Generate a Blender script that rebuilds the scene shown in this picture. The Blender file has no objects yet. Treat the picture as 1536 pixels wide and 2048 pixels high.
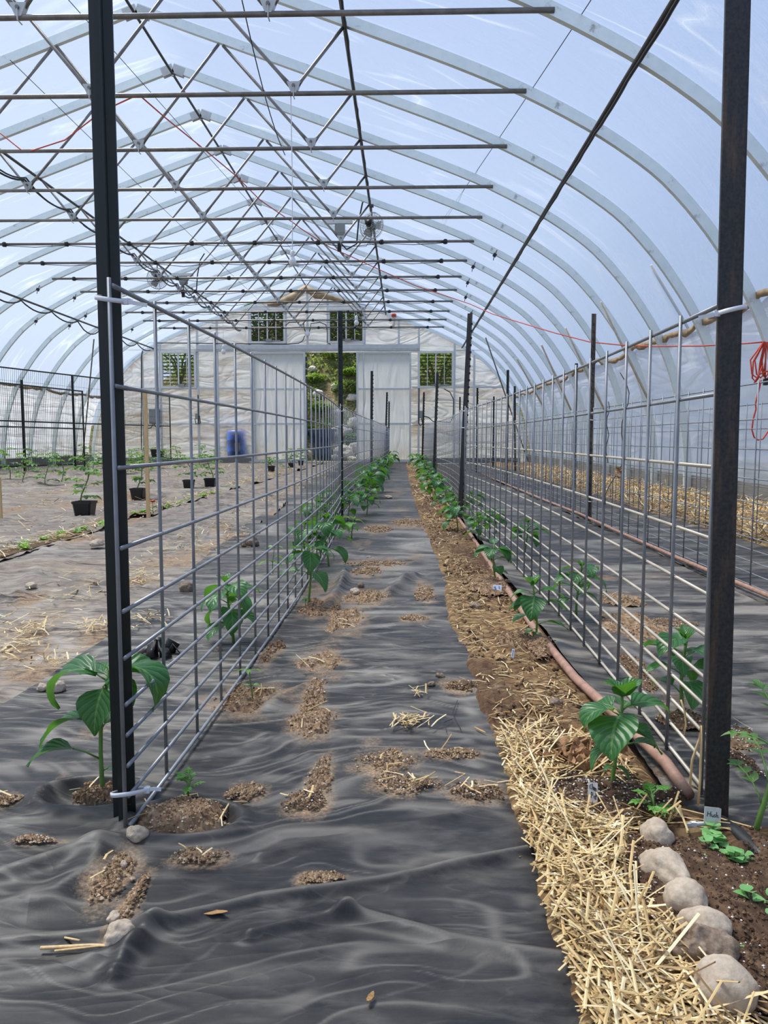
import bpy, math, random
import numpy as np
from mathutils import Vector, Matrix, noise as mnoise

random.seed(11)
RNG = np.random.default_rng(5)
scene = bpy.context.scene
COL = scene.collection
PI = math.pi
R_ = math.radians

# ------------------------------------------------------------------ camera
CAMH, FOC, PITCH, YAW = 0.647, 1540.0, 5.05, 1.49
cam_data = bpy.data.cameras.new('camera')
cam = bpy.data.objects.new('camera', cam_data)
COL.objects.link(cam)
cam.location = (0, 0, CAMH)
cam.rotation_euler = (R_(90 - PITCH), 0, R_(YAW))
cam_data.sensor_fit = 'VERTICAL'
cam_data.sensor_height = 24.0
cam_data.lens = 24.0 * FOC / 2048.0
cam_data.clip_start = 0.05
cam_data.clip_end = 300
scene.camera = cam
CAMR = cam.rotation_euler.to_matrix()


def ray(px, py):
    return CAMR @ Vector(((px - 768.0) / FOC, -(py - 1024.0) / FOC, -1.0))


def zg(y):                       # the floor rises gently towards the far end
    return 0.006 * y


def at(px, py, Y):               # point of the plane y = Y seen at that place in the photograph
    d = ray(px, py)
    t = Y / d.y
    return Vector((d.x * t, Y, CAMH + d.z * t))


def gr(px, py, h=0.0):           # point of the floor
    d = ray(px, py)
    t = (h - CAMH) / (d.z - 0.006 * d.y)
    return Vector((d.x * t, d.y * t, CAMH + d.z * t))


# ------------------------------------------------------------------ mesh building
class MB:
    def __init__(s):
        s.v, s.f, s.uv = [], [], None

    def add(s, vs, fs):
        b = len(s.v)
        s.v.extend([tuple(v) for v in vs])
        s.f.extend([tuple(i + b for i in f) for f in fs])

    def box(s, c, size, rot=None):
        x, y, z = (q / 2 for q in size)
        vs = [Vector((a * x, b * y, d * z)) for d in (-1, 1) for b in (-1, 1) for a in (-1, 1)]
        if rot is not None:
            vs = [rot @ v for v in vs]
        c = Vector(c)
        s.add([v + c for v in vs], [(0, 2, 3, 1), (4, 5, 7, 6), (0, 1, 5, 4), (2, 6, 7, 3), (0, 4, 6, 2), (1, 3, 7, 5)])

    def sweep(s, pts, sect, up=None, cap=True, closed=False):
        """sect: list of (a, b) in the frame (side, up); pts: path"""
        pts = [Vector(p) for p in pts]
        n, m = len(pts), len(sect(0) if callable(sect) else sect)
        rings = []
        side = None
        for i, p in enumerate(pts):
            if closed:
                t = pts[(i + 1) % n] - pts[i - 1]
            else:
                t = pts[min(i + 1, n - 1)] - pts[max(i - 1, 0)]
            if t.length < 1e-9:
                t = Vector((0, 0, 1))
            t.normalize()
            if up is not None:
                u0 = Vector(up)
                sd = t.cross(u0)
                if sd.length < 1e-5:
                    sd = t.orthogonal()
            else:
                if side is None:
                    sd = t.orthogonal()
                else:
                    sd = side - t * side.dot(t)
                    if sd.length < 1e-6:
                        sd = t.orthogonal()
            sd.normalize()
            side = sd
            u = sd.cross(t)
            sec = sect(i) if callable(sect) else sect
            rings.append([p + sd * a + u * b for a, b in sec])
        vs = [v for r in rings for v in r]
        fs = []
        for i in range(n if closed else n - 1):
            j = (i + 1) % n
            for k in range(m):
                l = (k + 1) % m
                fs.append((i * m + k, i * m + l, j * m + l, j * m + k))
        if cap and not closed:
            fs.append(tuple(range(m - 1, -1, -1)))
            fs.append(tuple((n - 1) * m + k for k in range(m)))
        s.add(vs, fs)

    def tube(s, pts, r, n=6, radii=None, cap=True, closed=False):
        cs = [(math.cos(2 * PI * k / n), math.sin(2 * PI * k / n)) for k in range(n)]
        if radii is None:
            s.sweep(pts, [(a * r, b * r) for a, b in cs], cap=cap, closed=closed)
        else:
            s.sweep(pts, lambda i: [(a * radii[i], b * radii[i]) for a, b in cs], cap=cap, closed=closed)

    def bar(s, p0, p1, w, h, up=(0, 0, 1)):
        s.sweep([p0, p1], [(-w / 2, -h / 2), (w / 2, -h / 2), (w / 2, h / 2), (-w / 2, h / 2)], up=up)

    def lathe(s, prof, n=24, o=(0, 0, 0), M=None, cap=True):
        o = Vector(o)
        vs, fs, m = [], [], len(prof)
        for r, z in prof:
            for k in range(n):
                v = Vector((r * math.cos(2 * PI * k / n), r * math.sin(2 * PI * k / n), z))
                vs.append((M @ v if M is not None else v) + o)
        for i in range(m - 1):
            for k in range(n):
                l = (k + 1) % n
                fs.append((i * n + k, i * n + l, (i + 1) * n + l, (i + 1) * n + k))
        if cap:
            fs.append(tuple(range(n - 1, -1, -1)))
            fs.append(tuple((m - 1) * n + k for k in range(n)))
        s.add(vs, fs)

    def build(s, name, mat, parent=None, smooth=False, recentre=True, attrs=None):
        me = bpy.data.meshes.new(name)
        V = np.array(s.v, dtype=float).reshape(-1, 3)
        off = np.zeros(3)
        if parent is not None:
            q = parent
            while q is not None:
                off += np.array(q.location)
                q = q.parent
        elif recentre and len(V):
            mn, mx = V.min(0), V.max(0)
            off = np.array([(mn[0] + mx[0]) / 2, (mn[1] + mx[1]) / 2, mn[2]])
        me.from_pydata([tuple(v) for v in (V - off)], [], s.f)
        me.update()
        if smooth:
            me.polygons.foreach_set('use_smooth', [True] * len(me.polygons))
        if s.uv is not None:
            lay = me.uv_layers.new(name='UVMap')
            li = np.zeros(len(me.loops), dtype=np.int32)
            me.loops.foreach_get('vertex_index', li)
            lay.data.foreach_set('uv', np.array(s.uv, dtype=np.float32)[li].ravel())
        for k, a in (attrs or {}).items():
            me.attributes.new(k, 'FLOAT', 'POINT').data.foreach_set('value', np.asarray(a, dtype=np.float32))
        me.materials.append(mat)
        o = bpy.data.objects.new(name, me)
        COL.objects.link(o)
        if parent is not None:
            o.parent = parent
        elif recentre:
            o.location = off
        return o


def tag(o, label=None, cat=None, group=None, kind=None):
    if label: o['label'] = label
    if cat: o['category'] = cat
    if group: o['group'] = group
    if kind: o['kind'] = kind
    return o


def thing(name, label, cat, loc=(0, 0, 0), rz=0.0, group=None):
    o = bpy.data.objects.new(name, None)
    COL.objects.link(o)
    o.empty_display_size = 0.05
    o.location = loc
    o.rotation_euler = (0, 0, rz)
    return tag(o, label, cat, group)


def struct(o):
    o['kind'] = 'structure'
    return o


def copy_tree(o, loc, rz=0.0, sc=1.0, label=None):
    c = o.copy()
    COL.objects.link(c)
    c.location = loc
    c.rotation_euler = (0, 0, rz)
    c.scale = (sc, sc, sc)
    if label: c['label'] = label
    for ch in o.children:
        d = ch.copy()
        COL.objects.link(d)
        d.parent = c
        for g in ch.children:
            e = g.copy()
            COL.objects.link(e)
            e.parent = d
    return c


ORD = ['nearest', 'second', 'third', 'fourth', 'fifth', 'sixth', 'seventh', 'eighth', 'ninth', 'tenth', 'eleventh',
       'twelfth', 'thirteenth', 'fourteenth', 'fifteenth', 'sixteenth', 'seventeenth', 'eighteenth', 'nineteenth', 'twentieth']


# ------------------------------------------------------------------ numpy noise
def hsh(ix, iy, s):
    h = (ix.astype(np.int64) * 374761393 + iy.astype(np.int64) * 668265263 + s * 974634777) & 0xffffffff
    h = ((h ^ (h >> 13)) * 1274126177) & 0xffffffff
    h = (h ^ (h >> 16)) & 0xffffffff
    return h / 4294967295.0 * 2 - 1


def vn(x, y, s=0):
    x = np.asarray(x, dtype=float); y = np.asarray(y, dtype=float)
    ix, iy = np.floor(x), np.floor(y)
    fx, fy = x - ix, y - iy
    u, v = fx * fx * fx * (fx * (fx * 6 - 15) + 10), fy * fy * fy * (fy * (fy * 6 - 15) + 10)
    a, b = hsh(ix, iy, s), hsh(ix + 1, iy, s)
    c, d = hsh(ix, iy + 1, s), hsh(ix + 1, iy + 1, s)
    return (a * (1 - u) + b * u) * (1 - v) + (c * (1 - u) + d * u) * v


def fbm(x, y, s=0, o=4):
    r, a = 0, 0.5
    for k in range(o):
        r = r + a * vn(x * 2 ** k, y * 2 ** k, s + k)
        a *= 0.5
    return r


# ------------------------------------------------------------------ materials
def lin(r, g, b):
    return tuple(((c / 255) / 12.92 if c / 255 <= 0.04045 else ((c / 255 + 0.055) / 1.055) ** 2.4) for c in (r, g, b)) + (1.0,)


class NT:
    def __init__(s, name):
        s.m = bpy.data.materials.new(name)
        s.m.use_nodes = True
        s.t = s.m.node_tree
        s.t.nodes.clear()
        s.out = s.t.nodes.new('ShaderNodeOutputMaterial')

    def n(s, kind, **kw):
        nd = s.t.nodes.new('ShaderNode' + kind)
        for k, v in kw.items():
            if k.startswith('i_'):
                nm = k[2:].replace('_', ' ')
                nd.inputs[nm].default_value = v
            else:
                setattr(nd, k, v)
        return nd

    def l(s, a, b):
        s.t.links.new(a, b)

    def noise(s, scale=(1, 1, 1), sc=10, det=4, rough=0.6, coord='Object', dist=0.0):
        tc = s.n('TexCoord')
        mp = s.n('Mapping')
        mp.inputs['Scale'].default_value = scale
        s.l(tc.outputs[coord], mp.inputs['Vector'])
        nz = s.n('TexNoise')
        nz.inputs['Scale'].default_value = sc
        nz.inputs['Detail'].default_value = det
        nz.inputs['Roughness'].default_value = rough
        nz.inputs['Distortion'].default_value = dist
        s.l(mp.outputs['Vector'], nz.inputs['Vector'])
        return nz.outputs['Fac']

    def ramp(s, fac, stops, interp='LINEAR'):
        r = s.n('ValToRGB')
        cr = r.color_ramp
        cr.interpolation = interp
        while len(cr.elements) < len(stops):
            cr.elements.new(0.5)
        for e, (p, c) in zip(cr.elements, stops):
            e.position = p
            e.color = c if len(c) == 4 else tuple(c) + (1,)
        s.l(fac, r.inputs['Fac'])
        return r.outputs['Color']

    def mix(s, fac, a, b, mode='MIX'):
        m = s.n('MixRGB', blend_type=mode)
        for sock, v in ((m.inputs['Fac'], fac), (m.inputs['Color1'], a), (m.inputs['Color2'], b)):
            if hasattr(v, 'is_linked') or isinstance(v, bpy.types.NodeSocket):
                s.l(v, sock)
            else:
                sock.default_value = v
        return m.outputs['Color']

    def math(s, op, a, b=0.5, clamp=False):
        m = s.n('Math', operation=op, use_clamp=clamp)
        for sock, v in ((m.inputs[0], a), (m.inputs[1], b)):
            if isinstance(v, bpy.types.NodeSocket):
                s.l(v, sock)
            else:
                sock.default_value = v
        return m.outputs[0]

    def attr(s, name):
        return s.n('Attribute', attribute_name=name).outputs['Fac']

    def bump(s, h, strength=0.3, dist=0.01):
        b = s.n('Bump')
        b.inputs['Strength'].default_value = strength
        b.inputs['Distance'].default_value = dist
        s.l(h, b.inputs['Height'])
        return b.outputs['Normal']

    def pbr(s, color, rough=0.5, metal=0.0, normal=None, spec=0.5):
        p = s.n('BsdfPrincipled')
        for nm, v in (('Base Color', color), ('Roughness', rough), ('Metallic', metal), ('Specular IOR Level', spec)):
            if isinstance(v, bpy.types.NodeSocket):
                s.l(v, p.inputs[nm])
            else:
                p.inputs[nm].default_value = v
        if normal is not None:
            s.l(normal, p.inputs['Normal'])
        return p.outputs['BSDF']

    def done(s, sh):
        s.l(sh, s.out.inputs['Surface'])
        return s.m


def simple(name, col, rough=0.5, metal=0.0, var=0.25, sc=40, bump=0.0, spec=0.5, scale=(1, 1, 1)):
    t = NT(name)
    nz = t.noise(scale=scale, sc=sc)
    dark = tuple(c * (1 - var) for c in col[:3]) + (1,)
    lite = tuple(min(1, c * (1 + var)) for c in col[:3]) + (1,)
    c = t.ramp(nz, [(0.3, dark), (0.7, lite)])
    nm = t.bump(nz, bump, 0.004) if bump else None
    return t.done(t.pbr(c, rough, metal, nm, spec))


M = {}
M['post_green'] = simple('dark_green_steel', lin(22, 32, 28), 0.42, 0.0, 0.35, 30, 0.05, scale=(1, 1, 0.15))


def rusty_post(name, base, rust, thr):
    t = NT(name)
    nz = t.noise(scale=(1, 1, 0.12), sc=45, det=6)
    c = t.ramp(nz, [(thr, base), (thr + 0.16, rust)])
    n2 = t.noise(sc=160, det=3)
    c = t.mix(0.25, c, t.ramp(n2, [(0.35, lin(20, 22, 22)), (0.75, lin(105, 98, 88))]))
    return t.done(t.pbr(c, 0.5, 0.1, t.bump(n2, 0.15, 0.002)))


M['post_rust'] = rusty_post('weathered_steel', lin(38, 42, 45), lin(94, 74, 58), 0.52)
M['post_brown'] = rusty_post('brown_weathered_steel', lin(70, 62, 54), lin(122, 104, 82), 0.45)


def galv(name, a, b, dirt, metal, rough, dirt_amt=0.6):
    t = NT(name)
    nz = t.noise(sc=9, det=6, rough=0.7)
    c = t.ramp(nz, [(0.3, a), (0.7, b)])
    n2 = t.noise(sc=5, det=8, rough=0.75)
    c = t.mix(t.ramp(n2, [(0.58, (0, 0, 0, 1)), (0.72, (dirt_amt,) * 3 + (1,))]), c, dirt)
    return t.done(t.pbr(c, rough, metal))


M['rafter'] = galv('galvanised_rafter', lin(224, 236, 235), lin(240, 247, 245), lin(112, 104, 92), 0.3, 0.4, 0.85)
M['tie'] = galv('galvanised_tube', lin(104, 99, 94), lin(138, 133, 126), lin(92, 76, 62), 0.6, 0.4)
M['web'] = galv('web_tube', lin(106, 102, 97), lin(142, 137, 130), lin(96, 82, 68), 0.6, 0.4)
M['gusset'] = galv('gusset_plate', lin(180, 184, 184), lin(205, 208, 206), lin(120, 110, 100), 0.2, 0.5)
M['wire'] = galv('galvanised_wire', lin(122, 126, 132), lin(158, 160, 162), lin(140, 124, 106), 0.35, 0.45, 0.5)
M['wire_tan'] = galv('dusty_wire', lin(170, 160, 144), lin(206, 196, 178), lin(172, 148, 116), 0.25, 0.5, 0.7)
M['wire_green'] = simple('green_coated_wire', lin(46, 58, 52), 0.5, 0.0, 0.2)
M['black'] = simple('black_plastic', lin(22, 22, 24), 0.45, 0, 0.3)
M['pot'] = simple('black_pot_plastic', lin(24, 25, 28), 0.4, 0, 0.3)
M['purlin'] = simple('dark_pipe', lin(74, 70, 66), 0.5, 0.3, 0.25, 20)
M['hose'] = simple('black_hose', lin(28, 28, 30), 0.5, 0, 0.3)
M['orange'] = simple('orange_cord', lin(208, 72, 48), 0.5, 0, 0.15)
M['white'] = simple('white_paint', lin(222, 224, 222), 0.5, 0, 0.06, 12)
M['frame'] = simple('white_aluminium', lin(206, 210, 212), 0.45, 0.1, 0.08, 10)
M['nylon'] = simple('white_nylon', lin(224, 228, 234), 0.35, 0, 0.05)
M['ink'] = simple('black_ink', lin(18, 18, 20), 0.6, 0, 0.1)
M['tagwhite'] = simple('white_marker_plastic', lin(206, 204, 196), 0.5, 0, 0.12, 60)
M['tagblue'] = simple('bluish_marker_plastic', lin(196, 208, 226), 0.5, 0, 0.08, 60)
M['wood'] = simple('pale_pine', lin(214, 182, 132), 0.7, 0, 0.18, 30, 0.1, scale=(6, 6, 0.6))
M['woodgrey'] = simple('weathered_board', lin(132, 130, 124), 0.8, 0, 0.3, 25, 0.2, scale=(1, 0.2, 4))
M['conduit'] = simple('pale_pole', lin(205, 196, 180), 0.55, 0, 0.15, 20)
M['redpipe'] = simple('dusty_red_pipe', lin(160, 124, 106), 0.65, 0, 0.3, 30, 0.1)
M['greybox'] = simple('grey_box', lin(150, 152, 150), 0.5, 0, 0.1)
M['white_bulb'] = simple('frosted_bulb', lin(230, 232, 236), 0.2, 0, 0.03)
M['bluetub'] = simple('dark_blue_plastic', lin(44, 62, 92), 0.45, 0, 0.2)
M['barrel'] = simple('blue_barrel', lin(14, 108, 232), 0.4, 0, 0.1)
M['solar'] = simple('dark_strip', lin(44, 48, 66), 0.3, 0, 0.3, 80)
M['teal'] = simple('teal_tape', lin(40, 132, 160), 0.5, 0, 0.15)
M['rock'] = None


def stone_mat(name, a, b):
    t = NT(name)
    nz = t.noise(sc=18, det=8, rough=0.7)
    c = t.ramp(nz, [(0.3, a), (0.7, b)])
    n2 = t.noise(sc=140, det=3)
    c = t.mix(0.3, c, t.ramp(n2, [(0.35, a), (0.7, lin(205, 192, 176))]))
    return t.done(t.pbr(c, 0.85, 0, t.bump(n2, 0.35, 0.003), 0.3))


M['stone'] = stone_mat('tan_stone', lin(158, 140, 120), lin(206, 190, 168))
M['clod'] = stone_mat('brown_clod', lin(92, 74, 58), lin(140, 118, 96))
M['rock'] = stone_mat('pale_rock', lin(188, 180, 166), lin(232, 226, 214))
M['bark'] = simple('bark_chip', lin(160, 122, 86), 0.85, 0, 0.4, 60, 0.3, scale=(1, 4, 4))
M['driedleaf'] = simple('dried_leaf', lin(208, 160, 100), 0.7, 0, 0.2, 60)

# soil
t = NT('garden_soil')
nz = t.noise(sc=14, det=8, rough=0.7)
c = t.ramp(nz, [(0.25, lin(62, 46, 36)), (0.5, lin(98, 76, 58)), (0.75, lin(142, 116, 90))])
n2 = t.noise(sc=220, det=4, rough=0.7)
c = t.mix(0.45, c, t.ramp(n2, [(0.3, lin(46, 34, 27)), (0.7, lin(168, 142, 112))]))
M['soil'] = t.done(t.pbr(c, 0.95, 0, t.bump(n2, 0.8, 0.006), 0.15))
t = NT('potting_soil')
nz = t.noise(sc=90, det=6, rough=0.7)
c = t.ramp(nz, [(0.3, lin(40, 28, 22)), (0.55, lin(84, 58, 44)), (0.8, lin(126, 92, 68))])
M['potsoil'] = t.done(t.pbr(c, 0.95, 0, t.bump(nz, 1.0, 0.006), 0.15))
t = NT('loose_grains')
c = t.ramp(t.attr('v'), [(0.0, lin(72, 54, 42)), (0.4, lin(128, 102, 78)), (0.8, lin(178, 150, 118)), (1.0, lin(206, 186, 158))])
M['grain'] = t.done(t.pbr(c, 0.9, 0, None, 0.2))
t = NT('dry_dirt')
nz = t.noise(sc=60, det=6, rough=0.75)
c = t.ramp(nz, [(0.25, lin(96, 76, 60)), (0.5, lin(146, 120, 94)), (0.75, lin(186, 158, 126))])
M['dirt'] = t.done(t.pbr(c, 0.95, 0, t.bump(nz, 0.8, 0.005), 0.15))
M['perlite'] = simple('perlite', lin(232, 230, 224), 0.8, 0, 0.05)

# straw: every stalk carries its own tone in the attribute 'v'
t = NT('straw')
c = t.ramp(t.attr('v'), [(0.0, lin(112, 84, 52)), (0.25, lin(176, 144, 94)), (0.6, lin(216, 188, 132)), (1.0, lin(238, 222, 180))])
M['straw'] = t.done(t.pbr(c, 0.6, 0, None, 0.4))

# straw bed under the loose stalks
t = NT('straw_bed')
nz = t.noise(scale=(1, 1, 1), sc=26, det=8, rough=0.75)
a = t.ramp(nz, [(0.35, lin(62, 46, 34)), (0.5, lin(112, 86, 62)), (0.72, lin(176, 144, 98))])
vo = t.n('TexVoronoi', feature='F1')
tc = t.n('TexCoord'); mp = t.n('Mapping'); mp.inputs['Scale'].default_value = (40, 140, 40); mp.inputs['Rotation'].default_value = (0, 0, 0.6)
t.l(tc.outputs['Object'], mp.inputs['Vector']); t.l(mp.outputs['Vector'], vo.inputs['Vector'])
vo.inputs['Scale'].default_value = 1.0
b = t.ramp(vo.outputs['Color'], [(0.2, lin(84, 62, 44)), (0.6, lin(168, 134, 88)), (0.9, lin(222, 196, 142))])
c = t.mix(0.5, a, b)
c = t.mix(t.attr('soil'), c, t.ramp(t.noise(sc=120, det=6, rough=0.75), [(0.3, lin(52, 37, 29)), (0.55, lin(90, 66, 50)), (0.8, lin(138, 106, 80))]))
M['strawbed'] = t.done(t.pbr(c, 0.9, 0, t.bump(nz, 0.6, 0.01), 0.2))


# plastic mulch
def mulch(name, dark, dust, crease, rough, spec, film, rot1=0.1, bmp=0.5):
    t = NT(name)
    nz = t.noise(scale=(1, 2.2, 1), sc=7, det=8, rough=0.7)
    n2 = t.noise(sc=160, det=4, rough=0.7)
    f = t.math('ADD', t.attr('dust'), t.math('MULTIPLY', t.math('SUBTRACT', n2, 0.5), 0.7))
    f = t.ramp(f, [(0.28, (0, 0, 0, 1)), (0.95, (0.95,) * 3 + (1,))])
    f0 = t.ramp(nz, [(0.38, (film[0],) * 3 + (1,)), (0.7, (film[1],) * 3 + (1,))])
    col = t.mix(f0, dark, dust)
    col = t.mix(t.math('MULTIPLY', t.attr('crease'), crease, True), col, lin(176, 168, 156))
    col = t.mix(f, col, t.ramp(n2, [(0.3, lin(110, 88, 70)), (0.7, lin(186, 158, 126))]))
    ro = t.math('ADD', t.math('MULTIPLY', f, 0.5), rough, True)
    # fine sharp creases, longer across the house than along it
    def ridge(scale, rot, dist):
        tc = t.n('TexCoord'); mp = t.n('Mapping')
        mp.inputs['Scale'].default_value = scale; mp.inputs['Rotation'].default_value = (0, 0, rot)
        t.l(tc.outputs['Object'], mp.inputs['Vector'])
        nd = t.n('TexNoise')
        nd.inputs['Scale'].default_value = 1.0; nd.inputs['Detail'].default_value = 1.5; nd.inputs['Roughness'].default_value = 0.5
        nd.inputs['Distortion'].default_value = dist
        t.l(mp.outputs['Vector'], nd.inputs['Vector'])
        q = t.math('SUBTRACT', 1.0, t.math('MULTIPLY', t.math('ABSOLUTE', t.math('SUBTRACT', nd.outputs['Fac'], 0.5)), 7.0), True)
        return t.math('MULTIPLY', q, q)
    r1 = ridge((2.6, 9.0, 0.0), rot1, 0.5); r2 = ridge((5.5, 22.0, 0.0), rot1 * 0.6 - 0.12, 0.7)
    r3 = ridge((1.1, 3.0, 0.0), rot1 * 0.8 + 0.05, 0.6)
    rr = t.math('ADD', t.math('ADD', t.math('MULTIPLY', r1, 0.65), t.math('MULTIPLY', r2, 0.35)), t.math('MULTIPLY', r3, 1.5))
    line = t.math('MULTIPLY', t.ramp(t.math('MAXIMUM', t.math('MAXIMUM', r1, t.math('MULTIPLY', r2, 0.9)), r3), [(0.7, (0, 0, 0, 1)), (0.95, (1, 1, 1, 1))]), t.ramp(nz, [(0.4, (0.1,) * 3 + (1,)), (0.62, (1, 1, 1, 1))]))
    calm = t.attr('calm')
    bb = t.n('Bump'); bb.inputs['Distance'].default_value = 0.018
    t.l(rr, bb.inputs['Height']); t.l(t.math('MULTIPLY', t.math('SUBTRACT', 1.0, calm), bmp), bb.inputs['Strength'])
    b1 = bb.outputs['Normal']
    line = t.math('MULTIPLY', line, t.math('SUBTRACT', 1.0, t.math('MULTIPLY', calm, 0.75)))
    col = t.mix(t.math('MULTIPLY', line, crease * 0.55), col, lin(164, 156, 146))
    b2 = t.n('Bump'); b2.inputs['Strength'].default_value = 0.06; b2.inputs['Distance'].default_value = 0.003
    t.l(n2, b2.inputs['Height']); t.l(b1, b2.inputs['Normal'])
    return t.done(t.pbr(col, ro, 0, b2.outputs['Normal'], spec))


M['mulch'] = mulch('black_mulch_film', lin(22, 24, 28), lin(118, 111, 103), 0.55, 0.46, 0.26, (0.04, 0.26), -0.08, 0.55)
M['fabric'] = mulch('dusty_mulch_film', lin(66, 61, 57), lin(170, 153, 135), 0.6, 0.6, 0.3, (0.12, 0.85), -0.35, 0.8)


# foliage
def leafmat(name, a, b, tr, tf=0.25, rough=0.38):
    t = NT(name)
    oi = t.n('ObjectInfo')
    nz = t.noise(sc=60, det=3)
    f = t.math('ADD', t.math('MULTIPLY', oi.outputs['Random'], 0.5), t.math('MULTIPLY', nz, 0.5))
    c = t.mix(f, a, b)
    uv = t.n('UVMap')
    sep = t.n('SeparateXYZ')
    t.l(uv.outputs['UV'], sep.inputs[0])
    ax = t.math('ABSOLUTE', t.math('SUBTRACT', sep.outputs['Y'], 0.5))
    mid = t.math('LESS_THAN', ax, 0.03)
    w = t.math('SINE', t.math('MULTIPLY', t.math('SUBTRACT', sep.outputs['X'], t.math('MULTIPLY', ax, 0.7)), 42.0))
    vein = t.math('MAXIMUM', mid, t.math('MULTIPLY', t.math('GREATER_THAN', w, 0.93), 0.6))
    c = t.mix(t.math('MULTIPLY', vein, 0.4), c, lin(150, 186, 110))
    nm = t.bump(w, 0.25, 0.004)
    p = t.pbr(c, rough, 0, nm, 0.45)
    tl = t.n('BsdfTranslucent')
    tl.inputs['Color'].default_value = tr
    ms = t.n('MixShader')
    ms.inputs[0].default_value = tf
    t.l(p, ms.inputs[1]); t.l(tl.outputs[0], ms.inputs[2])
    return t.done(ms.outputs[0])


M['leaf'] = leafmat('pepper_leaf', lin(30, 82, 44), lin(66, 122, 62), lin(120, 190, 60))
M['leaf_light'] = leafmat('young_leaf', lin(84, 150, 60), lin(130, 186, 84), lin(160, 220, 70), 0.3)
M['leaf_tomato'] = leafmat('tomato_leaf', lin(70, 118, 62), lin(120, 158, 88), lin(150, 200, 80), 0.3)
M['leaf_herb'] = leafmat('herb_leaf', lin(104, 164, 96), lin(146, 200, 124), lin(150, 215, 90), 0.25)
M['shrub'] = leafmat('shrub_leaf', lin(86, 118, 48), lin(168, 186, 88), lin(150, 190, 60), 0.35)
M['shrubdark'] = leafmat('evergreen_leaf', lin(28, 50, 24), lin(84, 112, 44), lin(110, 150, 40), 0.25)
M['stem'] = simple('green_stem', lin(104, 140, 66), 0.5, 0, 0.2)
M['stemdark'] = simple('dark_stem', lin(70, 84, 52), 0.6, 0, 0.2)
M['flower'] = simple('orange_petals', lin(236, 130, 30), 0.6, 0, 0.12)


# polythene
def film(name, tcol, dcol, wt, stain=None, streak=(1, 1, 1), refr=0.0, crease=0.5, dif=0.25, fold=(0.5, 2.0, 3.0, 0.3, 0.4, (0.45, 0.36, 0.27, 1))):
    """wt = share of clear transmission; the rest is scattered on the way through"""
    t = NT(name)
    nz = t.noise(scale=streak, sc=1.2, det=8, rough=0.72, dist=1.2)
    lz = t.noise(scale=streak, sc=0.9, det=2.0, rough=0.5, dist=0.6)
    st = t.ramp(t.math('ABSOLUTE', t.math('SUBTRACT', lz, 0.5)), [(0.0, (crease,) * 3 + (1,)), (0.004, (crease * 0.6,) * 3 + (1,)), (0.03, (0, 0, 0, 1))])
    st = t.math('MULTIPLY', st, t.ramp(t.noise(sc=0.8, det=3), [(0.45, (0, 0, 0, 1)), (0.62, (1, 1, 1, 1))]))
    n3 = t.noise(scale=tuple(q * 2.5 for q in streak), sc=2.0, det=6, rough=0.7, dist=0.8)
    nm = t.bump(t.math('ADD', nz, t.math('MULTIPLY', n3, 0.5)), 0.5, 0.06)
    dc = t.mix(0.0, dcol, dcol)
    if stain is not None:
        at_ = t.math('MULTIPLY', t.attr('stain'), t.ramp(n3, [(0.3, (0.25,) * 3 + (1,)), (0.6, (1, 1, 1, 1))]))
        dc = t.mix(at_, dcol, stain)
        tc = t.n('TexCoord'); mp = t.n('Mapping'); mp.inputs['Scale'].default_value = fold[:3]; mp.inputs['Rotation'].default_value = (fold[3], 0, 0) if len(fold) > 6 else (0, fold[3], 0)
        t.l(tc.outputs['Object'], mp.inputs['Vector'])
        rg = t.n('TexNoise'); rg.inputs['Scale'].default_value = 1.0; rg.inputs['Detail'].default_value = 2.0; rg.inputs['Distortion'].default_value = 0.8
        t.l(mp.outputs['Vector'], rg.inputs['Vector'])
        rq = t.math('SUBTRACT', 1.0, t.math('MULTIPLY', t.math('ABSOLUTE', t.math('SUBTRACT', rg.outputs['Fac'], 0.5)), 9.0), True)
        fold_shade = t.ramp(rq, [(0.55, (0, 0, 0, 1)), (0.95, (fold[4],) * 3 + (1,))])
        dc = t.mix(fold_shade, dc, fold[5])  # brownish fold lines: fold shading and dirt painted into the film colour
        nm = t.bump(t.math('ADD', nz, rq), 0.35, 0.05)
    tr = t.n('BsdfTransparent'); tr.inputs[0].default_value = tcol
    tl = t.n('BsdfTranslucent'); t.l(dc, tl.inputs['Color']); t.l(nm, tl.inputs['Normal'])
    df = t.n('BsdfDiffuse'); t.l(dc, df.inputs['Color']); t.l(nm, df.inputs['Normal'])
    gl = t.n('BsdfGlossy'); gl.inputs['Roughness'].default_value = 0.25; t.l(nm, gl.inputs['Normal'])
    m1 = t.n('MixShader'); m1.inputs[0].default_value = dif
    t.l(tl.outputs[0], m1.inputs[1]); t.l(df.outputs[0], m1.inputs[2])
    last = m1.outputs[0]
    if refr:
        rf = t.n('BsdfRefraction'); rf.inputs['Roughness'].default_value = 0.22; rf.inputs['IOR'].default_value = 1.02
        rf.inputs['Color'].default_value = (0.95, 0.95, 0.95, 1)
        m3 = t.n('MixShader'); m3.inputs[0].default_value = refr
        t.l(t.math('ADD', refr, t.math('MULTIPLY', t.attr('press'), 0.9), True), m3.inputs[0])
        t.l(last, m3.inputs[1]); t.l(rf.outputs[0], m3.inputs[2]); last = m3.outputs[0]
    m2 = t.n('MixShader')
    fac = t.math('SUBTRACT', wt, t.math('MULTIPLY', st, wt), True)
    t.l(fac, m2.inputs[0]); t.l(last, m2.inputs[1]); t.l(tr.outputs[0], m2.inputs[2])
    m4 = t.n('MixShader'); m4.inputs[0].default_value = 0.04
    t.l(m2.outputs[0], m4.inputs[1]); t.l(gl.outputs[0], m4.inputs[2])
    return t.done(m4.outputs[0])


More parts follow.
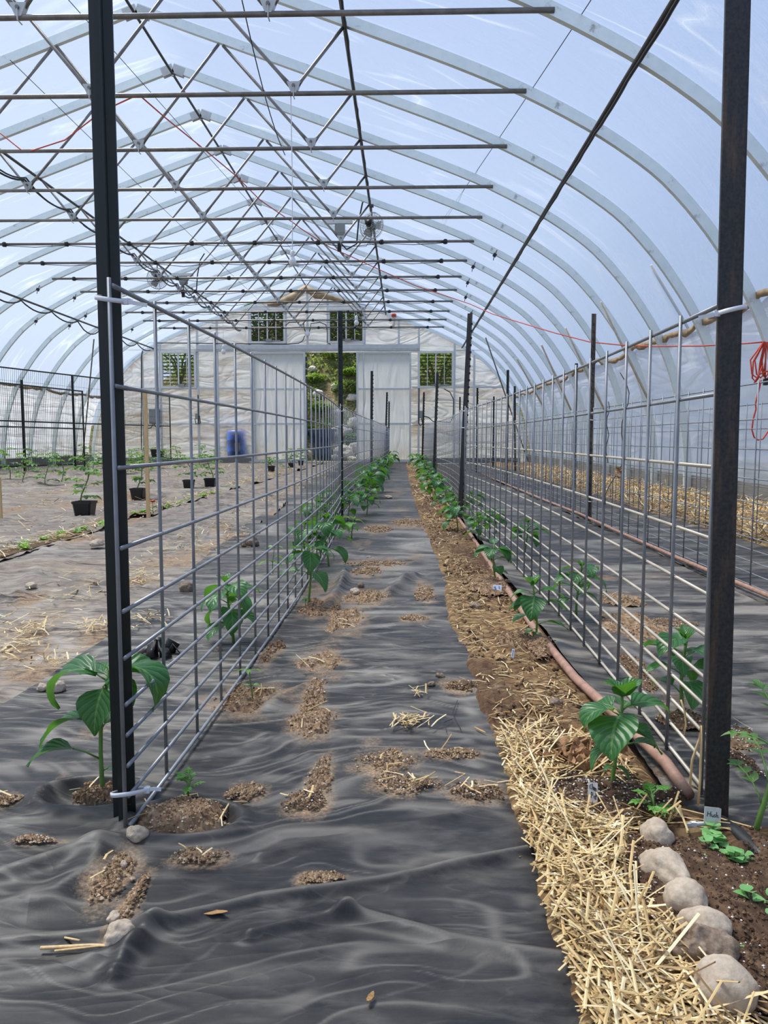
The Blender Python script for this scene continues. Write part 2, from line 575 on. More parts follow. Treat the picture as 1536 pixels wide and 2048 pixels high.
M['roof'] = film('roof_polythene', (0.93, 0.96, 1.0, 1), (0.62, 0.68, 0.74, 1), 0.62, None, (0.35, 1.7, 0.35), 0.0, 0.85)
M['curtain'] = film('curtain_polythene', (0.9, 0.93, 0.96, 1), (0.84, 0.86, 0.88, 1), 0.12, lin(160, 130, 96), (0.5, 1.5, 0.4), 0.0, 0.3, 0.35, (0.0, 0.45, 2.6, 0.75, 0.22, (0.5, 0.43, 0.35, 1), 1))
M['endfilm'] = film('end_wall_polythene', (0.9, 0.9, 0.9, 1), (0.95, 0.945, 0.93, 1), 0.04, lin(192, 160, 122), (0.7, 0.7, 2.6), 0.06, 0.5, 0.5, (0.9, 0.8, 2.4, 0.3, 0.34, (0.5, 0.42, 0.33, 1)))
M['doorfilm'] = film('door_sheet', (0.9, 0.9, 0.9, 1), (0.86, 0.88, 0.89, 1), 0.02, lin(176, 150, 120), (3.5, 1, 0.4), 0.08, 0.2, 0.5, (2.0, 1, 0.5, 0.5, 0.1, (0.6, 0.56, 0.5, 1)))
M['flap'] = simple('dirty_rolled_polythene', lin(160, 136, 104), 0.6, 0, 0.35, 8, 0.2)

# louvre / misc
M['louvre'] = simple('grey_louvre', lin(84, 80, 72), 0.5, 0.1, 0.15)
t = NT('hill_ground')
nz = t.noise(sc=1.6, det=10, rough=0.75)
c = t.ramp(nz, [(0.38, lin(84, 110, 44)), (0.5, lin(128, 138, 70)), (0.56, lin(150, 126, 92)), (0.68, lin(188, 168, 136))])
n2 = t.noise(sc=13, det=8, rough=0.85)
c = t.mix(0.6, c, t.ramp(n2, [(0.38, lin(52, 58, 32)), (0.5, lin(128, 112, 82)), (0.62, lin(222, 212, 192))]))
M['hill'] = t.done(t.pbr(c, 0.95, 0, t.bump(n2, 0.8, 0.06), 0.1))
SKY, SUN, EXPO = 0.74, 5.7, 0.25
# ------------------------------------------------------------------ greenhouse profile
XC = -2.68
PROF = [(0, 4.97), (0.9, 4.65), (1.8, 4.33), (2.47, 4.09), (3.1, 3.86), (3.68, 3.62), (4.23, 3.34), (4.6, 3.11), (4.9, 2.88), (5.2, 2.56),
        (5.42, 2.27), (5.62, 1.96), (5.78, 1.63), (5.91, 1.24), (6.0, 0.8), (6.045, 0.4), (6.06, 0.0)]


def catmull(P, n):
    P = [np.array(p, dtype=float) for p in P]
    P = [2 * P[0] - P[1]] + P + [2 * P[-1] - P[-2]]
    out = []
    for i in range(1, len(P) - 2):
        for k in range(n):
            u = k / n
            a, b, c, d = P[i - 1], P[i], P[i + 1], P[i + 2]
            out.append(0.5 * (2 * b + (c - a) * u + (2 * a - 5 * b + 4 * c - d) * u * u + (3 * b - a - 3 * c + d) * u ** 3))
    out.append(P[-2])
    return np.array(out)


HALF = catmull(PROF, 3)
PZ = interp_z = lambda dx: float(np.interp(abs(dx), HALF[:, 0], HALF[:, 1]))


def offset_profile(off, zmin=-1, zmax=99):
    d = np.gradient(HALF, axis=0)
    d /= np.linalg.norm(d, axis=1)[:, None]
    nrm = np.stack([-d[:, 1], d[:, 0]], 1)
    nrm[0] = (0, 1)
    o = HALF + nrm * off
    k = (HALF[:, 1] >= zmin) & (HALF[:, 1] <= zmax)
    return o[k]


NB, SP, YB0 = 13, 1.22, 5.6
YEND = 21.46
YFRONT = -5.0

# ------------------------------------------------------------------ bows with their trusses
def rafter_mb(side, y):
    mb = MB()
    pts = [Vector((XC + side * p[0], y, p[1] + zg(y) * (p[1] < 0.3))) for p in HALF]
    mb.sweep(pts, [(-0.025, -0.045), (0.025, -0.045), (0.025, 0.045), (-0.025, 0.045)], up=(side * 0.001, 1, 0))
    return mb


def make_bow(y, clips):
    r = thing('greenhouse_bow', 'x', 'greenhouse bow', (XC, y, 3.58), 0, 'steel bows with trusses along the greenhouse')
    for s in (-1, 1):
        mb = MB()
        pts = [Vector((XC + s * p[0], y, p[1])) for p in HALF]
        # section: 5 cm along the house, 9 cm deep
        mb.sweep(pts, [(-0.045, -0.024), (0.045, -0.024), (0.045, 0.024), (-0.045, 0.024)], up=(0, 1, 0))
        mb.build('rafter', M['rafter'], r)
    mb = MB()
    mb.tube([(XC - 3.7, y - 0.03, 3.6), (XC + 3.7, y - 0.03, 3.6)], 0.019, 10)
    mb.build('tie_bar', M['tie'], r, True)
    for cx in (-1.74, 0, 1.74):
        for s in (-1, 1):
            tx = {(-1.74, -1): -2.16, (-1.74, 1): -0.86, (0, -1): -0.82, (0, 1): 0.82, (1.74, -1): 0.86, (1.74, 1): 2.16}[(cx, s)]
            zt = PZ(tx) - 0.06
            mb = MB()
            a = Vector((XC + cx + s * 0.035, y - 0.03, 3.67)); b = Vector((XC + tx, y - 0.01, zt))
            mb.tube([a, a.lerp(b, 0.06), a.lerp(b, 0.1), b], 0.015, 8, [0.02, 0.017, 0.0145, 0.0145])
            mb.build('web_strut', M['web'], r, True)
        g = MB()
        g.add([(XC + cx - 0.06, y - 0.055, 3.69), (XC + cx + 0.06, y - 0.055, 3.69), (XC + cx + 0.02, y - 0.055, 3.6), (XC + cx - 0.02, y - 0.055, 3.6),
               (XC + cx - 0.06, y - 0.005, 3.69), (XC + cx + 0.06, y - 0.005, 3.69), (XC + cx + 0.02, y - 0.005, 3.6), (XC + cx - 0.02, y - 0.005, 3.6)],
              [(0, 3, 2, 1), (4, 5, 6, 7), (0, 1, 5, 4), (1, 2, 6, 5), (2, 3, 7, 6), (3, 0, 4, 7)])
        g.tube([(XC + cx, y - 0.065, 3.66), (XC + cx, y - 0.065, 3.57), (XC + cx, y, 3.57)], 0.005, 6)
        gg = g.build('gusset', M['gusset'], r)
        bo = MB(); bo.lathe([(0, -.012), (.014, -.01), (.014, .01), (0, .012)], 6, (XC + cx, y - .06, 3.655), Matrix.Rotation(PI / 2, 3, 'X')); bo.build('bolt', M['tie'], gg)
    mb = MB()
    for s in (-1, 1):
        mb.bar((XC, y, 4.955), (XC + s * 0.13, y, 4.955 - 0.048), 0.056, 0.098)
    mb.tube([(XC, y - 0.03, 4.9), (XC, y - 0.03, 4.86)], 0.012, 6)
    mb.build('ridge_bracket', M['gusset'], r)
    if clips:
        for k in range(8):
            mb = MB()
            cx = XC - 3.3 + k * 0.94
            mb.lathe([(0.012, -0.03), (0.03, -0.03), (0.034, -0.01), (0.034, 0.02), (0.02, 0.035), (0.01, 0.035)], 10, (cx, y - 0.035, 3.595))
            mb.build('emitter', M['black'], r, True)
        mb = MB()
        pts = []
        for k in range(8):
            cx = XC - 3.3 + k * 0.94
            pts.append((cx, y - 0.05, 3.575))
            if k < 7:
                pts.append((cx + 0.47, y - 0.05, 3.55 - 0.012 * (k % 3)))
        mb.tube(pts, 0.005, 5)
        mb.build('feed_line', M['hose'], r)
    return r


bow_a = make_bow(YB0, False)
bow_b = make_bow(YB0 + 5 * SP, True)
for i in range(NB):
    y = YB0 + i * SP
    if i == 0: b = bow_a
    elif i == 5: b = bow_b
    else: b = copy_tree(bow_a if i < 5 else bow_b, (XC, y, 3.58 + 0.004 * i))
    b.location.z = 3.58 + 0.004 * i
    b['label'] = ('nearest galvanised steel bow, its truss bar crossing the top of the photo' if i == 0 else
                  '%s galvanised steel roof bow, %s' % (ORD[i] + (' nearest' if i < NB - 1 else ' and last full'), 'truss bar bare' if i < 5 else 'truss bar with black emitters'))
# bow against the end wall
mb = MB()
for s in (-1, 1):
    mb.sweep([Vector((XC + s * p[0], YEND, p[1])) for p in HALF], [(-0.04, -0.03), (0.04, -0.03), (0.04, 0.03), (-0.04, 0.03)], up=(0, 1, 0))
tag(struct(mb.build('trim_1', M['rafter'])), 'steel bow framing the edge of the end wall', 'trim')

# long pipes
for nm, dx, rr, lab in (('ridge_pipe', 0.0, 0.015, 'straight ridge pipe running under the peak of the roof'),):
    mb = MB(); mb.tube([(XC, YFRONT, 4.87), (XC, YEND, 4.93)], rr, 8)
    tag(mb.build('ridge_pipe', M['purlin'], smooth=True), lab, 'pipe')
for s in (-1, 1):
    zz = PZ(2.17) - 0.065
    mb = MB(); mb.tube([(XC + s * 2.17, YFRONT, zz), (XC + s * 2.17, YEND, zz + 0.04)], 0.018, 8)
    tag(mb.build('purlin_pipe', M['purlin'], smooth=True), 'upper purlin pipe on the %s roof slope, where truss struts end' % ('left' if s < 0 else 'right'), 'pipe')
    zz = PZ(4.3) - 0.065
    mb = MB(); mb.tube([(XC + s * 4.26, YFRONT, zz), (XC + s * 4.26, YEND, zz + 0.04)], 0.02, 8)
    tag(mb.build('purlin_pipe', M['purlin'], smooth=True), 'lower dark purlin pipe on the %s side, along the curve of the bows' % ('left' if s < 0 else 'right'), 'pipe')
# black hoses
def sag_path(dx, z0, y0, y1, sag, seed, wob=0.015):
    rnd = random.Random(seed)
    pts, k = [], 0
    ys = [YB0 + i * SP for i in range(-8, 14)]
    for a, b in zip(ys, ys[1:]):
        if b <= y0 or a >= y1: continue
        s1 = sag * rnd.uniform(0.6, 1.3)
        for u in (0, .125, .25, .375, .5, .625, .75, .875):
            pts.append((XC + dx + rnd.uniform(-wob, wob), a + (b - a) * u, z0 - s1 * 4 * u * (1 - u) + 0.003 * a))
    return pts
mb = MB(); mb.tube(sag_path(2.18, PZ(2.2) - 0.085, -4, 21.3, 0.01, 3, .006), 0.014, 6)
tag(mb.build('water_hose', M['hose'], smooth=True), 'black hose tied along the upper right purlin pipe', 'hose')
mb = MB(); mb.tube(sag_path(4.26, PZ(4.3) - 0.1, -4, 21.3, 0.008, 4, .004), 0.013, 6)
tag(mb.build('water_hose', M['hose'], smooth=True), 'black hose strapped along the lower right purlin pipe', 'hose')
mb = MB(); mb.tube(sag_path(-1.8, 3.72, 5, 21.3, 0.09, 5, .004), 0.012, 6)
mb.tube(sag_path(-1.78, 3.74, 5, 21.3, 0.12, 6, .004), 0.01, 6)
tag(mb.build('power_cable', M['hose'], smooth=True), 'pair of black cables sagging from truss to truss on the left', 'cable')
mb = MB(); mb.tube(sag_path(-4.3, PZ(4.3) - 0.09, 3, 21.3, 0.15, 8, .004), 0.014, 6)
tag(mb.build('water_hose', M['hose'], smooth=True), 'dark hose looping below the bows on the left roof slope', 'hose')
# brace tubes at both ends of the row of bows
for s in (-1, 1):
    mb = MB()
    a = (XC + s * 5.98, YB0 + 12 * SP + 0.3, 0.15); b = (XC + s * 4.55, YB0 + 10.2 * SP, 3.08)
    mb.tube([a, b], 0.016, 8)
    tag(mb.build('brace_tube', M['web'], smooth=True), 'slanting steel brace by the %s back corner of the greenhouse' % ('left' if s < 0 else 'right'), 'brace')
# twine
for k, (p0, p1, lab) in enumerate((
        (at(1182, 0, 5.4), at(885, 440, 11.7), 'thin twisted twine strung along the right roof slope'),
        (at(484, 0, 6.2), at(570, 310, 8.5), 'thin dark cord hanging slack by the middle truss struts'),
        (at(20, 120, 7.2), at(560, 640, 21), 'thin straight wire running along the left roof slope'),
        (at(137, 0, 6.5), at(640, 560, 21), 'thin straight wire close to the ridge on the left'))):
    mb = MB()
    pts = [p0.lerp(p1, u / 10) - Vector((0, 0, (0.02, 0.12, 0.02, 0.02)[k] * 4 * u / 10 * (1 - u / 10))) for u in range(11)]
    mb.tube(pts, 0.0035 if k != 1 else 0.005, 5)
    tag(mb.build('twine', M['hose']), lab, 'twine')

# ------------------------------------------------------------------ polythene cover
def sheet_obj(name, X, Y, Z, mat, attrs=None, smooth=True, parent=None):
    nr, nc = X.shape
    V = np.stack([X, Y, Z], -1).reshape(-1, 3)
    idx = np.arange(nr * nc).reshape(nr, nc)
    q = np.stack([idx[:-1, :-1], idx[:-1, 1:], idx[1:, 1:], idx[1:, :-1]], -1).reshape(-1, 4)
    me = bpy.data.meshes.new(name)
    me.vertices.add(len(V)); me.vertices.foreach_set('co', V.astype(np.float32).ravel())
    me.loops.add(q.size); me.loops.foreach_set('vertex_index', q.astype(np.int32).ravel())
    me.polygons.add(len(q)); me.polygons.foreach_set('loop_start', (np.arange(len(q)) * 4).astype(np.int32))
    me.polygons.foreach_set('loop_total', np.full(len(q), 4, dtype=np.int32))
    me.update(calc_edges=True)
    me.validate()
    if smooth:
        me.polygons.foreach_set('use_smooth', [True] * len(me.polygons))
    for k, a in (attrs or {}).items():
        me.attributes.new(k, 'FLOAT', 'POINT').data.foreach_set('value', np.asarray(a, dtype=np.float32).ravel())
    me.materials.append(mat)
    o = bpy.data.objects.new(name, me)
    COL.objects.link(o)
    if parent is not None: o.parent = parent
    return o


up = offset_profile(0.055, zmin=1.7)
P = np.concatenate([up[::-1] * [-1, 1], up[1:]])
ys = np.arange(YFRONT, YEND + 0.05, 0.11)
Yg, K = np.meshgrid(ys, np.arange(len(P)), indexing='ij')
px, pz = P[K, 0], P[K, 1]
ph = ((Yg - YB0) / SP) % 1.0
bulge = np.sin(ph * PI) * 0.035 + 0.014 * fbm(px * 1.2, Yg * 2.4, 9) * np.sin(ph * PI)
nd = np.stack([px, np.maximum(pz - 2.0, 0.2) * 0.9], -1)
nd /= np.linalg.norm(nd, axis=-1)[..., None]
o = sheet_obj('ceiling', XC + px + nd[..., 0] * bulge, Yg, pz + nd[..., 1] * bulge, M['roof'])
tag(struct(o), 'translucent polythene cover stretched over the bows', 'roof cover')

for s, nm in ((-1, 'wall_left'), (1, 'wall_right')):
    lo = offset_profile(0.07, zmin=-0.5, zmax=1.95)
    zz = np.linspace(1.9, 0.12, 30)
    yy = np.arange(YFRONT, YEND + 0.02, 0.09)
    Yg, Zg = np.meshgrid(yy, zz, indexing='ij')
    top = 1.9 + 0.05 * vn(yy * 0.8, yy * 0, 31) + 0.03 * vn(yy * 3.1, yy * 0, 33)
    Zg = Zg + (top[:, None] - 1.9) * (Zg / 1.9)
    dxs = np.interp(Zg, lo[::-1, 1], lo[::-1, 0])
    ph = ((Yg - YB0) / SP) % 1.0
    dxs = dxs + 0.05 + 0.05 * np.sin(ph * PI) + 0.035 * fbm(Yg * 2.2 + Zg * 0.9, Zg * 0.8, 12 + s)
    stain = np.clip((Zg - top[:, None] + 0.1) / 0.1, 0, 1) * 0.95 + np.clip(0.35 * fbm(Yg * 1.5 + Zg * 2, Zg * 0.9, 41), 0, 1) * 1.2 + np.clip((0.5 - Zg) / 0.5, 0, 1) * 0.22
    o = sheet_obj(nm, XC + s * dxs, Yg, Zg + 0.0 * Yg, M['curtain'], {'stain': np.clip(stain, 0, 1)})
    tag(struct(o), 'cloudy roll-up polythene side curtain on the %s' % ('left' if s < 0 else 'right'), 'wall')
    # rolled dirty hem along its top edge
    mb = MB()
    pts = []
    for y in np.arange(YFRONT, YEND, 0.12):
        zt = float(1.9 + 0.05 * vn(np.array(y * .8), np.array(0.0), 31) + 0.03 * vn(np.array(y * 3.1), np.array(0.0), 33))
        pts.append((XC + s * (float(np.interp(zt, lo[::-1, 1], lo[::-1, 0])) - 0.035 + 0.01 * math.sin(y * 9)), y, zt))
    rnd = random.Random(4)
    hs = [0.022 + 0.045 * abs(math.sin(y * 2.6 + 0.5 * math.sin(y * 5))) * rnd.uniform(0.3, 1) for y in range(len(pts))]
    mb.sweep(pts, lambda i: [(-0.012, -hs[i]), (0.012, -hs[i]), (0.018, 0.02), (-0.018, 0.02)], up=(0, 0, 1))
    tag(struct(mb.build('trim_2' if s < 0 else 'trim_3', M['flap'], smooth=True)), 'dirty rolled hem along the top of the %s curtain' % ('left' if s < 0 else 'right'), 'trim')
    mb = MB()
    n = 14
    for k in range(n):
        y0, y1 = YFRONT + (YEND - YFRONT) * k / n, YFRONT + (YEND - YFRONT) * (k + 1) / n
        mb.bar((XC + s * 6.11, y0 + 0.004, zg(y0) + 0.1), (XC + s * 6.11, y1 - 0.004, zg(y1) + 0.1), 0.04, 0.24)
    tag(struct(mb.build('baseboard_left' if s < 0 else 'baseboard_right', M['woodgrey'])), 'grey weathered baseboard at the foot of the %s curtain' % ('left' if s < 0 else 'right'), 'baseboard')

# pale poles leaning on the right-hand bows
for k, (a, b, ya, yb) in enumerate((((1440, 765), (1302, 530), 9.05, 8.6), ((1300, 806), (1202, 604), 10.3, 9.9), ((1210, 822), (1131, 656), 11.5, 11.1),
                                    ((1142, 820), (1083, 690), 13.4, 12.8), ((1085, 810), (1034, 718), 15.6, 15.0))):
    pa, pb = at(a[0], a[1], ya), at(b[0], b[1], yb)
    mb = MB(); mb.tube([pa, pb], 0.016, 8)
    tag(mb.build('leaning_pole', M['conduit'], smooth=True), '%s of the pale poles leaning against the right-hand bows' % (ORD[k] if k else 'nearest and longest'), 'pole', 'pale poles leaning on the right bows')

# ------------------------------------------------------------------ end wall
def E(px, py): return at(px, py, YEND)
W = {1: (-4.24, -3.29, 3.43, 4.31), 2: (-2.07, -1.12, 3.43, 4.31), 3: (-6.72, -5.78, 2.21, 3.17), 4: (0.40, 1.33, 2.21, 3.15)}
DOOR = (-4.19, 0.19, 0.15, 3.16)
zb = zg(YEND)
holes = list(W.values()) + [DOOR]
xs = sorted(set([XC - 6.06, XC + 6.06] + [h[i] for h in holes for i in (0, 1)] + list(np.arange(XC - 6.0, XC + 6.05, 0.11))))
V, F, cache = [], [], {}
def wv(x, z):
    k = (round(x, 4), round(z, 4))
    if k not in cache:
        cache[k] = len(V); V.append((x, z))
    return cache[k]
for a, b in zip(xs, xs[1:]):
    if b - a < 1e-6: continue
    m = (a + b) / 2
    cuts = sorted([(h[2], h[3]) for h in holes if h[0] - 1e-6 <= m <= h[1] + 1e-6])
    z0, segs = zb - 0.03, []
    for c0, c1 in cuts:
        if c0 > z0: segs.append((z0, c0))
        z0 = c1
    ta, tb = PZ(a - XC), PZ(b - XC)
    segs.append((z0, None))
    for s0, s1 in segs:
        ea, eb = (ta, tb) if s1 is None else (s1, s1)
        if max(ea, eb) <= s0 + 0.01: continue
        ea, eb = max(ea, s0 + 0.002), max(eb, s0 + 0.002)
        n = max(1, int(round((max(ea, eb) - s0) / 0.1)))
        for k in range(n):
            u, w = k / n, (k + 1) / n
            F.append((wv(a, s0 + (ea - s0) * u), wv(b, s0 + (eb - s0) * u), wv(b, s0 + (eb - s0) * w), wv(a, s0 + (ea - s0) * w)))
VA = np.array(V)
wx, wz = VA[:, 0], VA[:, 1]
wy = YEND + 0.045 + 0.018 * fbm(wx * 1.1, wz * 5.5, 51) + 0.012 * fbm(wx * 5 + wz * 6, wz * 3, 57)
# stains: under the girts and round the windows, fading downwards
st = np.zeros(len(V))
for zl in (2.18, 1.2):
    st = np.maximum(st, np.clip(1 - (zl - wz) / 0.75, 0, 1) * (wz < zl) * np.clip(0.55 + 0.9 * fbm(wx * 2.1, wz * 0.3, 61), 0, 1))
st = np.maximum(st, np.clip(1.0 * fbm(wx * 1.2, wz * 7.5, 63) - 0.05, 0, 1) * (wx < XC) * 1.3)
dtop = np.array([PZ(x - XC) for x in wx]) - wz
st = np.maximum(st, np.clip(1 - dtop / 0.28, 0, 1) * np.clip(0.5 + fbm(wx * 1.6, wz * 2, 65), 0, 1))
st = np.maximum(st * 0.95, 0.04)
me = bpy.data.meshes.new('wall_back')
me.from_pydata([(x, y, z) for x, y, z in zip(wx, wy, wz)], [], F)
me.polygons.foreach_set('use_smooth', [True] * len(me.polygons))
prs = np.exp(-((wx - E(470, 905).x) / .3) ** 6) * np.exp(-((wz - zb - .42) / .5) ** 6)
me.attributes.new('press', 'FLOAT', 'POINT').data.foreach_set('value', prs.astype(np.float32))
me.attributes.new('stain', 'FLOAT', 'POINT').data.foreach_set('value', np.clip(st, 0, 1).astype(np.float32))
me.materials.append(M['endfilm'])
o = bpy.data.objects.new('wall_back', me); COL.objects.link(o)
tag(struct(o), 'wrinkled white polythene end wall with brown stains', 'wall')
# brown folded cap under the peak
mb = MB()
ap = at(605, 562, YEND - 0.06)
cap_l = [(-3.75, 4.48), (-3.5, 4.56), (-3.2, 4.7), (-2.95, 4.83), (-2.7, 4.98), (-2.45, 4.86), (-2.1, 4.74), (-1.7, 4.6), (-1.45, 4.52)]
cap_h = [0.06, 0.16, 0.22, 0.28, 0.18, 0.26, 0.16, 0.12, 0.05]
vs = [(x, YEND - 0.06, z) for x, z in cap_l] + [(x, YEND - 0.07 - 0.02 * (i % 2), z - h) for i, ((x, z), h) in enumerate(zip(cap_l, cap_h))]
vs += [(x, YEND - 0.03, z) for x, y, z in vs[:9]] + [(x, YEND - 0.04, z) for x, y, z in vs[9:18]]
fs = []
for i in range(8):
    fs += [(i, i + 9, i + 10, i + 1), (i + 18, i + 19, i + 28, i + 27), (i, i + 1, i + 19, i + 18), (i + 9, i + 27, i + 28, i + 10)]
mb.add(vs, fs)
tag(struct(mb.build('trim_4', M['flap'], smooth=True)), 'brown stained film folded over under the peak of the end wall', 'trim')

YF = YEND - 0.005
mb = MB()
def post(x, z0, z1, w=0.055): mb.box((x, YF, (z0 + z1) / 2), (w, 0.05, z1 - z0))
def girt(x0, x1, z, h=0.045): mb.box(((x0 + x1) / 2, YF - 0.002, z), (x1 - x0, 0.045, h))
for x in (-7.27, -6.77, -5.72, -5.17, 0.40, 1.38, 1.92): 
    post(x, zb, min(PZ(x - XC) - 0.03, 4.6))
post(XC + 0.02, 3.34, 4.9); post(-4.27, 3.16, PZ(-4.27 - XC) - .03); post(-3.26, 3.3, PZ(-3.26 - XC) - .03); post(-2.1, 3.3, PZ(-2.1 - XC) - .03); post(-1.09, 3.3, PZ(-1.09 - XC) - .03)
post(-0.15, 3.34, PZ(-0.15 - XC) - .03)
girt(-8.2, -4.22, 2.18); girt(0.22, 2.9, 2.2); girt(-8.5, -4.22, 1.2, 0.03); girt(0.22, 3.2, 1.2, 0.03)
girt(-7.9, -5.75, 3.24, 0.03); girt(1.35, 2.6, 3.2, 0.03); girt(-4.3, -1.05, 4.4, 0.05)
tag(struct(mb.build('trim_5', M['frame'])), 'pale metal studs and girts of the end wall', 'trim')
mb = MB()
mb.box((-2.66, YF - 0.04, 3.3), (6.15, 0.09, 0.12)); mb.box((-2.66, YF - 0.05, 3.215), (6.15, 0.1, 0.02))
mb.box((-2.66, YF - 0.06, 3.19), (6.15, 0.05, 0.02))
tag(struct(mb.build('trim_6', M['frame'])), 'white door track beam above the sliding doors', 'trim')
# windows with louvres
WL = {1: 'upper left louvred window, beside the peak of the end wall', 2: 'upper right louvred window, beside the peak of the end wall',
      3: 'lower louvred window at the left, bank of soil behind it', 4: 'lower louvred window at the right, green shrub behind it'}
for k, (x0, x1, z0, z1) in W.items():
    w = thing('window_%d' % k, WL[k], 'window', ((x0 + x1) / 2, YF - 0.02, z0))
    w['kind'] = 'structure'
    mb = MB()
    f = 0.06
    for c, sz in ((((x0 + x1) / 2, YF - 0.02, z0 + 0.0), (x1 - x0 + f, 0.09, f)), (((x0 + x1) / 2, YF - 0.02, z1), (x1 - x0 + f, 0.09, f)),
                  ((x0, YF - 0.02, (z0 + z1) / 2), (f, 0.085, z1 - z0 - f)), ((x1, YF - 0.02, (z0 + z1) / 2), (f, 0.085, z1 - z0 - f))):
        mb.box(c, sz)
    wf = mb.build('window_frame', M['white'], w)
    for j, q in enumerate((0.25, 0.5, 0.75)):
        mb = MB(); mb.box((x0 + (x1 - x0) * q, YF - 0.03, (z0 + z1) / 2), (0.035 if j == 1 else 0.018, 0.03, z1 - z0 - f)); mb.build('mullion', M['white'], wf)
    mb = MB()
    nl = 9
    for j in range(nl):
        z = z0 + 0.05 + (z1 - z0 - 0.08) * (j + 0.5) / nl
        mb.box(((x0 + x1) / 2, YF + 0.03, z), (x1 - x0 - f, 0.085, 0.006), Matrix.Rotation(R_(-12), 3, 'X'))
    mb.build('louvre', M['louvre'], w)
    mb = MB()
    xm = x0 + (x1 - x0) * (0.55 if k != 3 else 0.6)
    mb.box((xm, YF - 0.07, z0 + 0.05), (0.16, 0.08, 0.08)); mb.box((xm + 0.2, YF - 0.07, z0 + 0.04), (0.24, 0.03, 0.03)); mb.box((xm - 0.12, YF - 0.07, z0 + 0.06), (0.1, 0.03, 0.02))
    mb.build('louvre_motor', M['greybox'], w)
# sliding doors
for k, (x0, x1, lab) in enumerate(((-4.19, -2.72, 'left sliding door, grey sheeted, beside the open gap'), (-1.315, 0.19, 'right sliding door, pale sheeted, beside the open gap'))):
    d = thing('door_%d' % (k + 1), lab, 'door', ((x0 + x1) / 2, YF - 0.1, 0.16))
    d['kind'] = 'structure'
    mb = MB()
    z0, z1, yd = 0.17, 3.16, YF - 0.1
    for x in (x0 + 0.025, x1 - 0.025): mb.box((x, yd, (z0 + z1) / 2), (0.05, 0.05, z1 - z0))
    for z in (z0 + 0.025, 1.2, 2.15, z1 - 0.025): mb.box(((x0 + x1) / 2, yd, z), (x1 - x0 - 0.1, 0.045, 0.05))
    if k == 1: mb.box((x0 + 0.2, yd, (z0 + z1) / 2), (0.03, 0.04, z1 - z0 - 0.1))
    mb.build('door_frame', M['frame'], d)
    X, Z = np.meshgrid(np.linspace(x0 + 0.02, x1 - 0.02, 40), np.linspace(z0 + 0.02, z1 - 0.02, 70), indexing='ij')
    Yy = yd + 0.03 + 0.006 * fbm(X * 2 + Z * 3, Z * 2, 71 + k)
    stn = np.clip((0.8 - Z) / 0.7, 0, 1) * np.clip(0.5 + 0.7 * fbm(X * 2, Z * 2, 73), 0, 1) + np.clip(0.2 - abs(Z - 2.0) * 0.7, 0, 1) * (k == 1)
    loc = np.array(d.location)
    sheet_obj('door_panel', X - loc[0], Yy - loc[1], Z - loc[2], M['doorfilm'], {'stain': np.clip(stn, 0, 1)}, parent=d)
    if k == 0:
        mb = MB()
        for j in range(16):
            z = 0.3 + j * 0.178
            mb.box((x1 + 0.035, yd - 0.02, z), (0.05, 0.012, 0.15 if j % 3 else 0.11))
        mb.build('edge_strip', M['solar'], d)
        mb = MB(); mb.box((x0 - 0.03, yd - 0.02, 2.55), (0.035, 0.012, 1.1)); mb.box((x0 - 0.02, yd - 0.02, 1.3), (0.03, 0.012, 0.9)); mb.build('teal_strip', M['teal'], d)
mb = MB(); mb.box((-2.0, YF - 0.06, 0.14), (4.6, 0.2, 0.06))
tag(struct(mb.build('baseboard_back', M['conduit'])), 'pale threshold board below the sliding doors', 'baseboard')
for s, x0, x1 in (('left', -8.6, -4.25), ('right', 0.3, 3.2)):
    mb = MB(); mb.box(((x0 + x1) / 2, YF, zb + 0.06), (x1 - x0, 0.04, 0.14))
    tag(struct(mb.build('trim_7' if s == 'left' else 'trim_8', M['woodgrey'])), 'grey board at the foot of the end wall, %s part' % s, 'baseboard')
# wall boxes and wiring
def box_thing(name, px, py, w, h, d, lab, cat, mat='greybox', cords=()):
    p = E(px, py)
    r = thing(name, lab, cat, (p.x, YF - 0.06, p.z - h / 2))
    mb = MB(); mb.box((p.x, YF - 0.06, p.z), (w, d, h)); mb.box((p.x, YF - 0.06 - d / 2 - 0.006, p.z), (w * 0.84, 0.012, h * 0.84)); mb.build('box_body', M[mat], r)
    for c in cords:
        mb = MB(); mb.tube([Vector((E(*q).x, YF - 0.05, E(*q).z)) for q in c], 0.013, 6); mb.build('cord', M['hose'], r, True)
    return r
box_thing('switch_box', 843, 829, 0.13, 0.2, 0.1, 'small grey switch box on the end wall below the right window', 'switch box', 'greybox',
          [[(843, 836), (845, 848), (841, 852), (837, 846), (838, 800), (838, 712), (836, 700), (828, 692), (700, 692)], [(848, 832), (857, 835), (866, 843), (900, 845), (906, 835), (907, 800), (900, 785), (888, 778)]])
box_thing('breaker_box', 311, 833, 0.28, 0.4, 0.14, 'large grey breaker box on the end wall beside the mesh panel', 'electrical box', 'greybox',
          [[(306, 840), (307, 850), (303, 856), (297, 857)], [(309, 840), (310, 850), (315, 857), (322, 853)], [(312, 690), (314, 760), (312, 822)]])
box_thing('socket_box', 395, 833, 0.08, 0.16, 0.07, 'small socket box on the end wall below the left window', 'socket', 'greybox',
          [[(397, 790), (398, 845), (393, 848), (391, 838), (400, 832), (402, 846), (397, 848)]])
r = thing('junction_box', 'round white junction box in the middle of the end wall above the doors', 'junction box', (E(615, 668).x, YF - 0.05, E(615, 668).z))
mb = MB(); mb.lathe([(0.0, -0.03), (0.07, -0.03), (0.075, 0.02), (0.06, 0.035), (0, 0.035)], 20, tuple(r.location), Matrix.Rotation(PI / 2, 3, 'X')); mb.build('box_body', M['white'], r, True)
